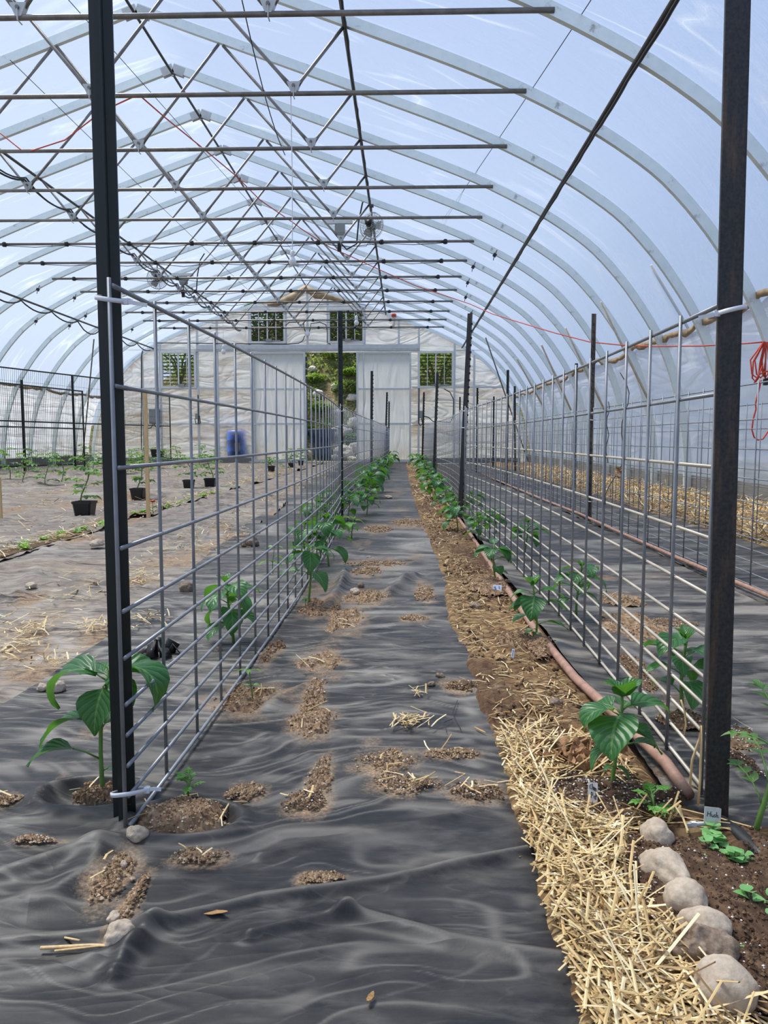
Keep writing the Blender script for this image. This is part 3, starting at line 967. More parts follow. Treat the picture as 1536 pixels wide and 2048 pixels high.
for c in ([(612, 666), (608, 655), (608, 648)], [(619, 664), (622, 655), (622, 648), (640, 645), (652, 650), (655, 662), (655, 685), (662, 690)], [(610, 672), (606, 682), (598, 687), (570, 689), (300, 686), (288, 695), (284, 712), (284, 900)], [(600, 645), (580, 645), (571, 652), (571, 680), (564, 683)]):
    mb = MB(); mb.tube([Vector((E(*q).x, YF - 0.05, E(*q).z)) for q in c], 0.012, 6); mb.build('cord', M['hose'], r, True)
# blue barrel just outside the film
bp = E(470, 905)
r = thing('barrel', 'blue barrel with a white label, blurred behind the end wall film', 'barrel', (bp.x, YEND + 0.352, zb))
mb = MB(); mb.lathe([(0.0, 0.0), (0.27, 0.0), (0.29, 0.04), (0.29, 0.28), (0.3, 0.3), (0.29, 0.32), (0.29, 0.6), (0.3, 0.62), (0.29, 0.64), (0.29, 0.84), (0.26, 0.9), (0, 0.9)], 28, tuple(r.location)); mb.build('barrel_body', M['barrel'], r, True)
mb = MB()
for k in range(8):
    a0, a1 = -PI / 2 - 0.1 + k * 0.07, -PI / 2 - 0.1 + (k + 1) * 0.07
    q = [(bp.x + 0.296 * math.cos(a), YEND + 0.352 + 0.296 * math.sin(a)) for a in (a0, a1)]
    mb.add([(q[0][0], q[0][1], zb + 0.3), (q[1][0], q[1][1], zb + 0.3), (q[1][0], q[1][1], zb + 0.55), (q[0][0], q[0][1], zb + 0.55)], [(0, 1, 2, 3)])
mb.build('paper_label', M['white'], r)
# ------------------------------------------------------------------ ground
def grid_y(y0, y1, k):
    n = int((y0 ** -0.5 - y1 ** -0.5) * 2 / k) + 1
    s = np.linspace(y0 ** -0.5, y1 ** -0.5, n)
    return s ** -2.0


# soil floor under everything
yy = np.concatenate([np.linspace(-5, 0.5, 12), np.linspace(0.8, 21.5, 90)])
xx = np.linspace(-8.75, 3.42, 70)
Y, X = np.meshgrid(yy, xx, indexing='ij')
o = sheet_obj('floor', X, Y, zg(Y) - 0.03 + 0.006 * fbm(X * 3, Y * 3, 3), M['soil'])
tag(struct(o), 'bare brown soil floor of the greenhouse', 'floor')


def segdist(X, Y, pts):
    d = np.full(X.shape, 9.0); sgn = np.zeros(X.shape)
    for a, b in zip(pts, pts[1:]):
        ax, ay, bx, by = a[0], a[1], b[0], b[1]
        L2 = (bx - ax) ** 2 + (by - ay) ** 2 + 1e-9
        u = np.clip(((X - ax) * (bx - ax) + (Y - ay) * (by - ay)) / L2, 0, 1)
        dd = np.hypot(X - (ax + u * (bx - ax)), Y - (ay + u * (by - ay)))
        d = np.minimum(d, dd)
    return d


def wrinkles(X, Y, seed, amp=1.0, rot=0.0, mid=1.0):
    cx, cy = X * math.cos(rot) + Y * math.sin(rot), -X * math.sin(rot) + Y * math.cos(rot)
    wp = 0.12 * vn(cx * 2.1, cy * 2.1, seed + 90) + 0.035 * vn(cx * 6, cy * 6, seed + 91) + 0.012 * vn(cx * 15, cy * 15, seed + 92)
    h = 0; cr = np.zeros(X.shape)
    dl = 0.003 * np.maximum(1, Y ** 1.5)
    for k, (wx, wy, a, p) in enumerate(((1.6, 0.75, 0.010, 2), (0.8, 0.27, 0.0075, 3), (0.5, 0.12, 0.006, 4), (0.34, 0.062, 0.0045, 4.5), (0.24, 0.036, 0.003, 4), (0.16, 0.02, 0.0016, 3))):
        v = np.abs(vn(cx / wx + 13.7 * k, (cy + wp) / wy + 5.1 * k, seed + k))
        m = np.clip(0.5 + 0.9 * vn(X / (wx * 2.2), Y / (wy * 3), seed + 20 + k), 0.1, 1)
        if k < 2: a = a * (1 + 0.9 * np.clip((Y - 2.5) / 4, 0, 1))
        h = h + a * (mid if k in (1, 2, 3) else 1) * (1 - v) ** (p * 2) * m
        if k:
            f = np.clip(wy / (3.2 * dl) - 0.3, 0, 1)
            m2 = np.clip(0.25 + 1.5 * vn(cx / (wx * 0.9) + 3.3, cy / (wy * 1.6), seed + 40 + k), 0, 1)
            cr = np.maximum(cr, np.exp(-(v * wy * 0.8 / dl) ** 2) * m2 * f)
    return amp * h, cr


def patches(X, Y, spots):
    d = np.zeros(X.shape)
    for px, py, rx, ry, s in spots:
        c = gr(px, py)
        sx = rx * c.y / FOC; sy = ry * c.y * c.y / (FOC * 0.64)
        e = ((X - c.x) / sx) ** 2 + ((Y - c.y) / sy) ** 2
        d = np.maximum(d, s * np.clip(np.exp(-e * 0.75) * (1.1 + 1.1 * fbm(X * 28, Y * 20, 611, 3)), 0, 1))
    return d


SP_ = [(612, 1612, 42, 20, .006, 'round brown soil heap with perlite on the aisle plastic, dusty trail above it', 'soil', 50, 4),
       (640, 1562, 22, 40, .003, 'narrow dusty soil trail leading up from a round heap on the aisle plastic', 'dirt', 8, 0),
       (770, 1530, 50, 22, .004, 'wide soil patch with straw bits in the middle of the aisle plastic', 'dirt', 10, 4),
       (812, 1575, 60, 16, .005, 'perlite-flecked soil patch with straw just below the widest soil patch', 'dirt', 40, 10),
       (905, 1515, 46, 8, .004, 'thin flat soil streak near the straw edge of the aisle', 'dirt', 14, 3),
       (955, 1590, 50, 16, .005, 'soil patch with perlite and long straw at the right edge of the aisle plastic', 'soil', 40, 6),
       (640, 1766, 42, 11, .003, 'sandy orange soil smear on the near aisle plastic', 'dirt', 0, 0),
       (625, 1450, 42, 26, .012, 'lumpy brown soil heap in the middle of the aisle near the left fence', 'dirt', 12, 4),
       (628, 1395, 20, 26, .01, 'soil trail climbing from the lumpy heap near the left fence', 'dirt', 20, 0),
       (645, 1330, 42, 18, .01, 'soil mound with a straw stalk beside the left near fence', 'dirt', 8, 4),
       (545, 1312, 18, 22, .01, 'small dark soil mound close under the left fence', 'soil', 4, 0),
       (500, 1405, 66, 24, .012, 'crumbly soil at the foot of the second seedling in the left fence', 'soil', 14, 6),
       (395, 1722, 50, 13, .006, 'sandy soil tongue on a fold below the near left post', 'dirt', 8, 3),
       (225, 1765, 36, 46, .008, 'rough soil and stones running down the fold below the near left post', 'dirt', 0, 2),
       (262, 1815, 18, 52, .005, 'smooth dusty soil trail above the largest stone at bottom left', 'dirt', 0, 0),
       (490, 1592, 34, 18, .003, 'faint dusty soil smear on the plastic beside the near seedling', 'dirt', 0, 0),
       (70, 1690, 36, 6, .004, 'short line of perlite and soil on the plastic at the left edge', 'dirt', 24, 0),
       (15, 1608, 22, 10, .004, 'small soil patch cut by the left edge of the photo', 'dirt', 0, 2),
       (730, 1200, 36, 12, .01, 'brown soil heap in the aisle right of the first pepper', 'dirt', 10, 0),
       (690, 1245, 32, 26, .012, 'soil mound at the foot of the first pepper in the aisle', 'dirt', 10, 3),
       (640, 1218, 34, 16, .01, 'dark soil ring around the stem of the first aisle pepper', 'soil', 10, 0),
       (850, 1190, 16, 16, .006, 'small soil patch on the aisle plastic close to the straw', 'dirt', 4, 0),
       (827, 1242, 26, 6, .006, 'flat soil spot in the middle of the aisle plastic', 'dirt', 4, 0),
       (925, 1378, 34, 9, .008, 'clod of soil spilled over the straw edge of the plastic', 'soil', 4, 2),
       (735, 1145, 26, 7, .006, 'small soil spot further up the aisle', 'dirt', 0, 0),
       (750, 1130, 50, 5, .005, 'thin soil streak across the aisle', 'dirt', 4, 0),
       (755, 1060, 24, 6, .008, 'soil spot beside the small bright pepper in the aisle', 'dirt', 0, 2),
       (820, 1048, 30, 6, .008, 'soil spot in the far part of the aisle by the straw', 'dirt', 0, 0),
       (1265, 1255, 52, 26, .012, 'soil spill on the right plastic behind the near fence', 'dirt', 10, 0),
       (1245, 1205, 34, 9, .01, 'straw-coloured soil patch behind the right fence, further back', 'dirt', 6, 4),
       (1345, 1252, 42, 9, .008, 'thin soil patch on the right plastic near the rusty post', 'dirt', 6, 0),
       (1275, 1345, 24, 34, .01, 'perlite-flecked soil strip at the foot of the right fence', 'soil', 30, 0),
       (1460, 1475, 40, 26, .01, 'potting soil and perlite spilled right of the near rusty post', 'soil', 70, 2),
       (1480, 1530, 20, 26, .006, 'narrow trail of potting soil right of the near rusty post', 'potsoil', 40, 0),
       (1365, 1445, 44, 16, .01, 'soil around the pepper behind the right fence', 'soil', 24, 0)]

# --- dark plastic in the aisle
ED = [(0.6, 0.205), (0.81, 0.2), (1.0, 0.198), (1.57, 0.2), (2.28, 0.186), (2.6, 0.165), (3.65, 0.19), (5.49, 0.15), (9, 0.1), (15, 0.065), (21.3, 0.05)]
edge = lambda y: np.interp(y, [e[0] for e in ED], [e[1] for e in ED])
ys_ = grid_y(0.62, 21.3, 0.003)
us = np.linspace(0, 1, 240)
Yg, U = np.meshgrid(ys_, us, indexing='ij')
xl = -0.96 - 0.012 * np.clip(Yg - 2, 0, 9) * 5 + 0.02 * vn(Yg * 2, Yg * 0, 7)
xr = edge(Yg) + 0.008 * vn(Yg * 2.6, Yg * 0, 8)
Xg = xl + (xr - xl) * U
h, cr = wrinkles(Xg, Yg, 100, 0.9)
near = np.clip((1.9 - Yg) / 0.7, 0, 1)
h = h * (1 - 0.62 * near); cr = cr * (1 - 0.6 * near)
FOLDS = [([(0, 1895), (200, 1880), (310, 1862), (520, 1808), (690, 1788), (890, 1745), (1065, 1715)], 0.016, 0.012),
         ([(690, 1835), (800, 1862), (900, 1892), (1020, 1912), (1150, 1932)], 0.018, 0.016),
         ([(500, 1880), (600, 1855), (700, 1838)], 0.014, 0.012),
         ([(0, 1830), (110, 1800), (180, 1752), (200, 1700)], 0.024, 0.03),
         ([(235, 1695), (170, 1705), (80, 1735), (0, 1760)], 0.016, 0.02),
         ([(225, 1960), (290, 1880), (310, 1860)], 0.012, 0.014),
         ([(0, 1960), (150, 1940), (270, 1905)], 0.012, 0.016),
         ([(520, 1720), (640, 1690), (780, 1665), (900, 1640)], 0.009, 0.012),
         ([(0, 1650), (120, 1640), (215, 1655)], 0.008, 0.014),
         ([(420, 1520), (560, 1480), (700, 1450), (880, 1440)], 0.007, 0.014),
         ([(780, 1190), (810, 1165), (830, 1155)], 0.035, 0.03),
         ([(660, 1215), (685, 1170), (690, 1140)], 0.03, 0.025),
         ([(540, 1420), (560, 1400), (610, 1385)], 0.02, 0.03)]
for pts, a, w in FOLDS:
    g = [gr(*p) for p in pts]
    d = segdist(Xg, Yg, [(p.x, p.y) for p in g])
    h = h + 0.8 * a * np.exp(-(d / w) ** 2) * (1 + 0.4 * vn(Xg * 9, Yg * 9, 61))
    if a > .0145: cr = np.maximum(cr, 0.45 * np.exp(-(d / 0.005) ** 2))
# sunk planting holes
holesp = [gr(185, 1600), gr(370, 1650)]
for c in holesp:
    d = np.hypot((Xg - c.x) / 0.085, (Yg - c.y) / 0.055)
    h = h + 0.016 * np.exp(-((d - 1.15) / 0.22) ** 2) - 0.02 * np.exp(-(d / 0.9) ** 4)
SPOTS = [(612, 1610, 40, 24, .7), (640, 1560, 25, 50, .6), (780, 1530, 52, 30, .7), (745, 1500, 30, 30, .5), (810, 1575, 55, 18, .7), (900, 1515, 48, 10, .6), (950, 1590, 48, 22, .7), (640, 1765, 45, 14, .8),
         (400, 1722, 40, 16, .8), (235, 1760, 30, 60, .75), (260, 1830, 22, 50, .7), (620, 1430, 40, 40, .7), (650, 1350, 45, 25, .6), (490, 1590, 40, 25, .5), (640, 1180, 40, 20, .6), (730, 1200, 40, 14, .6),
         (850, 1190, 18, 20, .6), (830, 1240, 30, 8, .5), (690, 1240, 30, 25, .6), (925, 1378, 40, 10, .6), (760, 1060, 30, 8, .5), (820, 1050, 30, 8, .5), (830, 1115, 20, 12, .5), (740, 1130, 40, 6, .5), (700, 1130, 30, 8, .5),
         (350, 1655, 90, 30, .7), (80, 1690, 60, 8, .6), (20, 1610, 30, 12, .6), (190, 1470, 40, 20, .5), (120, 1560, 12, 70, .4), (720, 1090, 25, 10, .5), (790, 985, 30, 8, .5), (800, 1020, 20, 6, .5), (545, 1310, 20, 30, .6), (480, 1400, 80, 30, .6)]
dust = patches(Xg, Yg, SPOTS + [(q[0], q[1], q[2] * 1.3, q[3] * 1.35 + 3, .85) for q in SP_])
dust = np.maximum(dust, np.clip(0.35 * fbm(Xg * 9, Yg * 7, 77, 5) + 0.12 * np.clip(Yg - 2.5, 0, 3) / 3, 0, 0.34))
o = sheet_obj('black_plastic_mulch', Xg, Yg, zg(Yg) + 0.004 + h, M['mulch'], {'dust': dust, 'crease': cr, 'calm': 0.8 * np.clip((2.0 - Yg) / 0.6, 0, 1)})
tag(o, 'wrinkled black plastic sheet covering the aisle between the two near wire fences', 'plastic sheet')

LSP = [(195, 1265, 45, 22), (100, 1340, 100, 26), (25, 1310, 60, 36), (285, 1165, 40, 16), (420, 1100, 60, 16), (285, 1252, 46, 18), (60, 1275, 30, 14), (180, 1010, 60, 10), (150, 1080, 60, 9),
       (480, 1075, 40, 12), (350, 1120, 60, 16), (60, 1200, 26, 10), (240, 1045, 46, 9), (600, 1000, 30, 8), (560, 1030, 30, 8), (40, 1020, 40, 8), (250, 1000, 50, 8), (130, 990, 40, 6)]
# --- dusty sheets on the left
for (a, b, y0, lab, sd) in ((-2.24, -0.9, 0.8, 'dusty grey plastic sheet beside the aisle plastic, up to the strip of seedlings', 200),
                            (-8.65, -2.16, 2.5, 'dusty grey plastic sheet in the far left half, potted tomatoes standing on it', 240)):
    ys_ = grid_y(y0, 21.3, 0.0048)
    us = np.linspace(0, 1, 110 if a > -3 else 200)
    Yg, U = np.meshgrid(ys_, us, indexing='ij')
    xl = a - 0.01 * Yg * (a > -3) + 0.03 * vn(Yg * 1.5, Yg * 0, sd)
    xr = b - 0.012 * np.clip(Yg - 2, 0, 9) * 4 * (a > -3) + 0.03 * vn(Yg * 1.7, Yg * 0, sd + 1)
    Xg = xl + (xr - xl) * U
    h, cr = wrinkles(Xg * 0.75, Yg, sd, 1.9, 0.3, 2.0)
    dust = np.clip(0.14 + 0.6 * fbm(Xg * 1.8, Yg * 1.3, sd + 5, 5), 0, 0.48)
    tr = [(-1.3, .13)] if a > -3 else [(-2.75, .16), (-3.4, .2), (-4.2, .22), (-5.3, .3), (-6.6, .3)]
    for t_, w_ in tr:
        m = np.exp(-((Xg - (t_ - 0.012 * Yg) - 0.06 * vn(Yg * 2, Yg * 0, 31)) / w_) ** 2) * np.clip(0.5 + 1.1 * fbm(Xg * 2.5, Yg * 1.8, sd + 9), 0, 1)
        dust = np.maximum(dust, 0.62 * m)
    dust = np.maximum(dust, patches(Xg, Yg, [(q[0], q[1], q[2], q[3], .9) for q in LSP]))
    lift = 0.004 - 0.012 * (a > -3)
    if a > -3: h = h * np.clip((-0.93 - Xg) / 0.12, 0.1, 1)
    o = sheet_obj('plastic_mulch_sheet', Xg, Yg, zg(Yg) + lift + h, M['fabric'], {'dust': dust, 'crease': cr})
    tag(o, lab, 'plastic sheet')

# --- sheets on the right
for (a, b, y0, lab, sd) in ((0.49, 1.46, 0.66, 'black plastic sheet between the right near fence and the reddish pipe', 300),
                            (1.42, 2.19, 1.0, 'black plastic sheet beyond the reddish pipe, next to the straw by the right wall', 330)):
    ys_ = grid_y(y0, 20.5, 0.0046)
    us = np.linspace(0, 1, 110)
    Yg, U = np.meshgrid(ys_, us, indexing='ij')
    xl = a + 0.012 * vn(Yg * 2.2, Yg * 0, sd) - 0.006 * Yg * (a < 1) + 0.21 * np.clip((1.3 - Yg) / .1, 0, 1) * (a < 1)
    xr = b + 0.02 * vn(Yg * 1.7, Yg * 0, sd + 1)
    Xg = xl + (xr - xl) * U
    h, cr = wrinkles(Xg, Yg, sd, 1.05)
    h = h + 0.02 * np.exp(-((Xg - xl) / 0.05) ** 2) * (a < 1) * np.clip((Yg - 1.3) / 0.4, 0, 1) * (0.6 + vn(Yg * 4, Yg * 0, 5))
    dust = np.clip(0.1 + 0.5 * fbm(Xg * 3, Yg * 2.5, sd + 5, 5), 0, 0.45)
    if a < 1:
        dust = np.maximum(dust, patches(Xg, Yg, [(1270, 1260, 60, 40, .8), (1240, 1200, 50, 20, .6), (1340, 1250, 50, 12, .7), (1270, 1340, 30, 60, .6), (1450, 1480, 50, 40, .8), (1350, 1400, 50, 30, .5), (1215, 1157, 20, 6, .7), (1380, 1440, 40, 20, .8), (1330, 1560, 30, 30, .5)]))
    o = sheet_obj('black_plastic_mulch', Xg, Yg, zg(Yg) + 0.002 + h, M['mulch'], {'dust': dust, 'crease': cr})
    tag(o, lab, 'plastic sheet')

# --- straw beds
def bed(name, xl, xr, y0, y1, nx, k, amp, lab, soilf=None, z0=-0.004):
    ys_ = grid_y(y0, y1, k)
    us = np.linspace(0, 1, nx)
    Yg, U = np.meshgrid(ys_, us, indexing='ij')
    Xg = xl(Yg) + (xr(Yg) - xl(Yg)) * U
    h = amp * (0.5 + fbm(Xg * 7, Yg * 7, 400, 5)) + amp * 0.5 * np.abs(vn(Xg * 40, Yg * 40, 402))
    s = soilf(Xg, Yg) if soilf else np.zeros(Xg.shape)
    h = h + 0.010 * s * np.abs(vn(Xg * 55, Yg * 55, 404)) + 0.006 * s
    h = h * np.clip(np.minimum(U, 1 - U) * 14, 0, 1)
    o = sheet_obj(name, Xg, Yg, zg(Yg) + z0 + h, M['strawbed'], {'soil': np.clip(s, 0, 1)})
    return tag(o, lab, 'straw bed', None, 'stuff')


PEPS_R = [(1230, 1600), (1065, 1290), (990, 1172), (912, 1065), (893, 1025), (872, 1000), (862, 985), (852, 968), (846, 955), (841, 945)]
def soil_aisle(X, Y):
    s = patches(X, Y, [(1230, 1620, 150, 60, 1.0), (1470, 1800, 215, 170, 1.0), (1480, 1990, 130, 160, 1.0), (1300, 1740, 60, 60, .9), (1065, 1300, 60, 30, 1.0), (985, 1180, 50, 26, .9), (920, 1070, 30, 12, .8)])
    return np.maximum(s, np.clip((0.55 + 1.1 * fbm(X * 5, Y * 2.6, 420, 4)) * np.clip((Y - 1.35) / 0.4, 0.15, 1), 0, 0.95))


bed('straw_bed', lambda y: edge(y) - 0.02, lambda y: 0.485 + 0.23 * np.clip((1.3 - y) / .1, 0, 1) - 0.004 * y, 0.62, 21.2, 60, 0.007, 0.02, 'strip of soil and straw along the right edge of the aisle plastic', soil_aisle)
bed('straw_bed', lambda y: 2.17 + 0 * y, lambda y: 3.42 + 0 * y, 1.0, 20.8, 60, 0.012, 0.05, 'golden straw strip along the foot of the right wall', lambda X, Y: np.clip(0.7 * fbm(X * 2, Y * 1.2, 430), 0, 0.4))


def straw(n, pos, L, wd, z, lab, name='loose_straw', seed=1, flat=0.25, parent=None, keep=None):
    """n loose stalks; pos(rnd) gives x, y"""
    rnd = random.Random(seed)
    mb = MB(); att = []
    for _ in range(n):
        x, y = pos(rnd)
        l = L * rnd.uniform(0.35, 1.25); w = wd * rnd.uniform(0.6, 1.4)
        az = rnd.uniform(0, PI); el = rnd.gauss(0, flat)
        d = Vector((math.cos(az) * math.cos(el), math.sin(az) * math.cos(el), math.sin(el)))
        if keep and (not keep(x + d.x * l / 2, y + d.y * l / 2) or not keep(x - d.x * l / 2, y - d.y * l / 2)): continue
        sd = Vector((-math.sin(az), math.cos(az), 0)); u = sd.cross(d) * -1
        c = Vector((x, y, zg(y) + z(x, y) + abs(d.z) * l * 0.5 + rnd.uniform(0, 0.012)))
        bend = Vector((0, 0, rnd.uniform(-.06, .03) * l)) + sd * rnd.uniform(-.07, .07) * l
        p = [c - d * l / 2 + bend, c, c + d * l / 2 + bend]
        a, b = sd * w / 2, u * w * 0.2
        vs = []
        for q in p: vs += [q - a, q + b, q + a, q - b]
        mb.add(vs, [(0, 1, 5, 4), (1, 2, 6, 5), (2, 3, 7, 6), (3, 0, 4, 7), (4, 5, 9, 8), (5, 6, 10, 9), (6, 7, 11, 10), (7, 4, 8, 11)])
        t_ = min(1, max(0, rnd.gauss(0.55, 0.29)))
        att += [t_] * 12
    o = mb.build(name, M['straw'], parent, attrs={'v': att})
    return tag(o, lab, 'straw', None, 'stuff') if parent is None else o


SOILC = [(gr(1240, 1630), 0.105, 0.075), (gr(1480, 1830), 0.14, 0.2)]
BK = gr(1165, 1545)
def pos_near(rnd):
    for _ in range(60):
        y = 0.66 + 0.9 * rnd.random() ** 1.1
        x = rnd.uniform(float(edge(y)) + 0.005, 0.56)
        e = ((x - SOILC[0][0].x) / SOILC[0][1]) ** 2 + ((y - SOILC[0][0].y) / SOILC[0][2]) ** 2
        s = x > 0.365 and y < 1.2
        bk = abs(x - BK.x) < .055 and abs(y - BK.y) < .06
        if (e < 1 or s or bk) and rnd.random() < 0.965: continue
        return x, y
    return x, y


NO = random.Random(99)
def onbed(x, y):
    if x < float(edge(y)) - .012 or (x > .435 and y > 1.27) or x > .475 and y > 1.2: return False
    for c, a, b in SOILC:
        if ((x - c.x) / a) ** 2 + ((y - c.y) / b) ** 2 < 0.9 and NO.random() > .08: return False
    if abs(x - BK.x) < .05 and abs(y - BK.y) < .05 and NO.random() > .15: return False
    return True
straw(4500, pos_near, 0.098, 0.0031, lambda x, y: 0.019, 'thick loose straw in the bed at the bottom right', seed=2, keep=onbed)
straw(1500, lambda r: (lambda y: (r.uniform(float(edge(y)) + 0.01, 0.54), y))(1.5 + 4.5 * r.random() ** 1.6), 0.045, 0.0028, lambda x, y: 0.012, 'sparser straw over the soil strip in the middle of the aisle', seed=3, keep=onbed)
straw(900, lambda r: (lambda y: (r.uniform(float(edge(y)) + 0.01, 0.5), y))(6 + 15 * r.random()), 0.07, 0.006, lambda x, y: 0.012, 'straw over the far end of the aisle soil strip', seed=4)
straw(6500, lambda r: (r.uniform(2.2, 3.38), 3.2 + 14 * r.random() ** 1.7), 0.15, 0.009, lambda x, y: 0.03 + 0.03 * float(vn(np.array(x * 4), np.array(y * 3), 5)), 'deep golden straw along the right wall', seed=5, flat=0.3)
straw(900, lambda r: (lambda y: (-1.3 - 0.012 * y + r.gauss(0, .1), y))(1.6 + 12 * r.random() ** 1.8), 0.06, 0.004, lambda x, y: 0.016, 'straw litter scattered on the dusty plastic left of the near fence', seed=6)
straw(1100, lambda r: (lambda y: (-2.24 - 0.01 * y + r.gauss(0, .09), y))(3.8 + 13 * r.random() ** 1.3), 0.08, 0.006, lambda x, y: 0.018, 'brown straw in the strip of seedlings', seed=7)
straw(1400, lambda r: (r.choice((-2.75, -3.4, -4.2, -5.3, -6.6)) + r.gauss(0, .15), 4.5 + 14 * r.random()), 0.09, 0.007, lambda x, y: 0.02, 'straw bits scattered over the far left sheet', seed=8)

for k, q in enumerate(LSP[:10]):
    c_ = gr(q[0], q[1])
    straw(46, lambda r: (c_.x + r.gauss(0, .5) * q[2] * c_.y / FOC, c_.y + r.gauss(0, .5) * q[3] * c_.y ** 2 / (FOC * .64)), .055, .0036, lambda x, y: .02,
          'patch of straw litter on the dusty sheet, %s of ten counted along the left trails' % (('first', 'second', 'third', 'fourth', 'fifth', 'sixth', 'seventh', 'eighth', 'ninth', 'tenth')[k]), 'straw_litter', 60 + k)
# crumbs of soil in the aisle strip
rnd = random.Random(17); mb = MB(); att = []
for k in range(5200):
    y = 1.42 + 7 * rnd.random() ** 1.7; x = rnd.uniform(float(edge(y)) + .012, .44)
    if float(vn(np.array(x * 6), np.array(y * 3), 421)) < rnd.uniform(-.9, .35): continue
    r = (rnd.random() ** 3 * .009 + .0014) * (.8 + .12 * y)
    p = Vector((x, y, zg(y) + .014 + rnd.uniform(0, .006)))
    q = [Vector((rnd.uniform(.6, 1.2) * r * a, rnd.uniform(.6, 1.2) * r * b, rnd.uniform(.5, 1) * r * d)) for a, b, d in ((1, 0, 0), (-1, 0, 0), (0, 1, 0), (0, -1, 0), (0, 0, 1), (0, 0, -1))]
    mb.add([p + e for e in q], [(0, 2, 4), (2, 1, 4), (1, 3, 4), (3, 0, 4), (2, 0, 5), (1, 2, 5), (3, 1, 5), (0, 3, 5)]); att += [min(1, max(0, rnd.gauss(.36, .2)))] * 6
tag(mb.build('soil_crumbs', M['grain'], attrs={'v': att}), 'loose soil crumbs over the strip beside the aisle plastic', 'soil', None, 'stuff')
# soil patches lying on the plastic
def soil_patch(px, py, rx, ry, hgt, lab, mat='dirt', perl=20, stalks=6, grains=120, seed=0, rot=0.0):
    c = gr(px, py)
    sx = rx * c.y / FOC; sy = ry * c.y * c.y / (FOC * 0.64)
    n = 34
    X, Y = np.meshgrid(np.linspace(-1.25, 1.25, n), np.linspace(-1.25, 1.25, n), indexing='ij')
    r2 = X ** 2 + Y ** 2
    h = (0.9 - r2) + 1.7 * fbm(X * 1.9 + seed * 3.1, Y * 1.9, 500 + seed, 5)
    wx, wy = c.x + X * sx, c.y + Y * sy
    hh = np.clip(h, -0.6, 1) * hgt + np.clip(h, 0, 1) * 0.35 * hgt * np.abs(vn(X * 14, Y * 14, 9 + seed))
    up_ = 0.02 if seed >= 62 else 0.0
    V = [(a, b, zg(b) + 0.009 + up_ + q) for a, b, q in zip(wx.ravel(), wy.ravel(), hh.ravel())]
    idx = np.arange(n * n).reshape(n, n)
    F = []
    for i in range(n - 1):
        for j in range(n - 1):
            if max(h[i, j], h[i + 1, j], h[i, j + 1], h[i + 1, j + 1]) > -0.12:
                F.append((idx[i, j], idx[i, j + 1], idx[i + 1, j + 1], idx[i + 1, j]))
    if not F: return None
    mb = MB()
    if hgt >= .0095:
        used = sorted({i for f in F for i in f}); mp = {u: k for k, u in enumerate(used)}
        mb.add([V[u] for u in used], [tuple(mp[i] for i in f)[::-1] for f in F])
    gcol = {'dirt': (.62, .2), 'soil': (.45, .22), 'potsoil': (.12, .15)}[mat]
    rv = random.Random(seed + 500)
    att = [min(1, max(0, rv.gauss(gcol[0] - .05, gcol[1] * .8))) for i in range(len(mb.v))]
    rnd = random.Random(seed)
    def bump_at():
        for _ in range(40):
            i, j = rnd.randrange(n), rnd.randrange(n)
            if h[i, j] > rnd.gauss(0.05, 0.35): 
                q = V[idx[i, j]]; return (q[0] + rnd.uniform(-.5, .5) * sx * .08, q[1] + rnd.uniform(-.5, .5) * sy * .08, max(q[2], zg(q[1]) + .009 + up_))
        return V[idx[n // 2, n // 2]]
    def grain(m, p, r):
        s = [Vector((rnd.uniform(.6, 1.2) * r * a, rnd.uniform(.6, 1.2) * r * b, rnd.uniform(.5, 1) * r * d)) for a, b, d in ((1, 0, 0), (-1, 0, 0), (0, 1, 0), (0, -1, 0), (0, 0, 1), (0, 0, -1))]
        m.add([Vector(p) + q for q in s], [(0, 2, 4), (2, 1, 4), (1, 3, 4), (3, 0, 4), (2, 0, 5), (1, 2, 5), (3, 1, 5), (0, 3, 5)])
    for _ in range(grains):
        grain(mb, bump_at(), (rnd.random() ** 3 * .0032 + .0007) * (0.75 + .3 * c.y))
        att += [min(1, max(0, rnd.gauss(*gcol)))] * 6
    o = mb.build('soil_spill', M['grain'], smooth=False, attrs={'v': att})
    tag(o, lab, 'soil patch', None, 'stuff')
    if perl:
        m2 = MB()
        for _ in range(perl): 
            p = Vector(bump_at()); grain(m2, p + Vector((0, 0, 0.001)), rnd.uniform(.0008, .0024) * (1 if c.y < 1.6 else 1.4))
        q = m2.build('perlite', M['perlite'], o); q['kind'] = 'stuff'
    if stalks:
        st_ = []
        straw(stalks, lambda r: tuple(bump_at()[:2]), 0.045 * min(1.6, 0.7 + c.y * .25), 0.003, lambda x, y: 0.016, '', 'straw_bits', seed + 5, 0.2, o)['kind'] = 'stuff'
    return o


for k, q in enumerate(SP_):
    soil_patch(q[0], q[1], q[2], q[3], q[4], q[5], q[6], q[7], q[8], 700, k + 1)
soil_patch(360, 1648, 92, 30, 0.02, 'sandy planting hole with clods and perlite around the near seedling', 'dirt', 60, 10, 1500, 60)
soil_patch(195, 1597, 40, 16, 0.012, 'dark planting hole at the stem of the big near left pepper', 'soil', 6, 2, 500, 61)
soil_patch(1230, 1622, 128, 44, 0.012, 'dark potting soil dotted with white perlite around the near right pepper', 'potsoil', 420, 8, 2400, 62)
soil_patch(1470, 1800, 150, 120, 0.012, 'dark moist soil of the herb bed behind the row of stones', 'potsoil', 60, 10, 3000, 63)
soil_patch(1310, 1760, 60, 66, 0.010, 'dark soil with perlite in front of the first stones', 'potsoil', 80, 8, 1200, 64)
soil_patch(1500, 1975, 100, 100, 0.012, 'dark moist soil beside the last stones at bottom right', 'potsoil', 40, 6, 2000, 65)
soil_patch(1055, 1302, 46, 24, 0.016, 'dark soil mound at the second pepper of the right row', 'soil', 6, 6, 1000, 66)
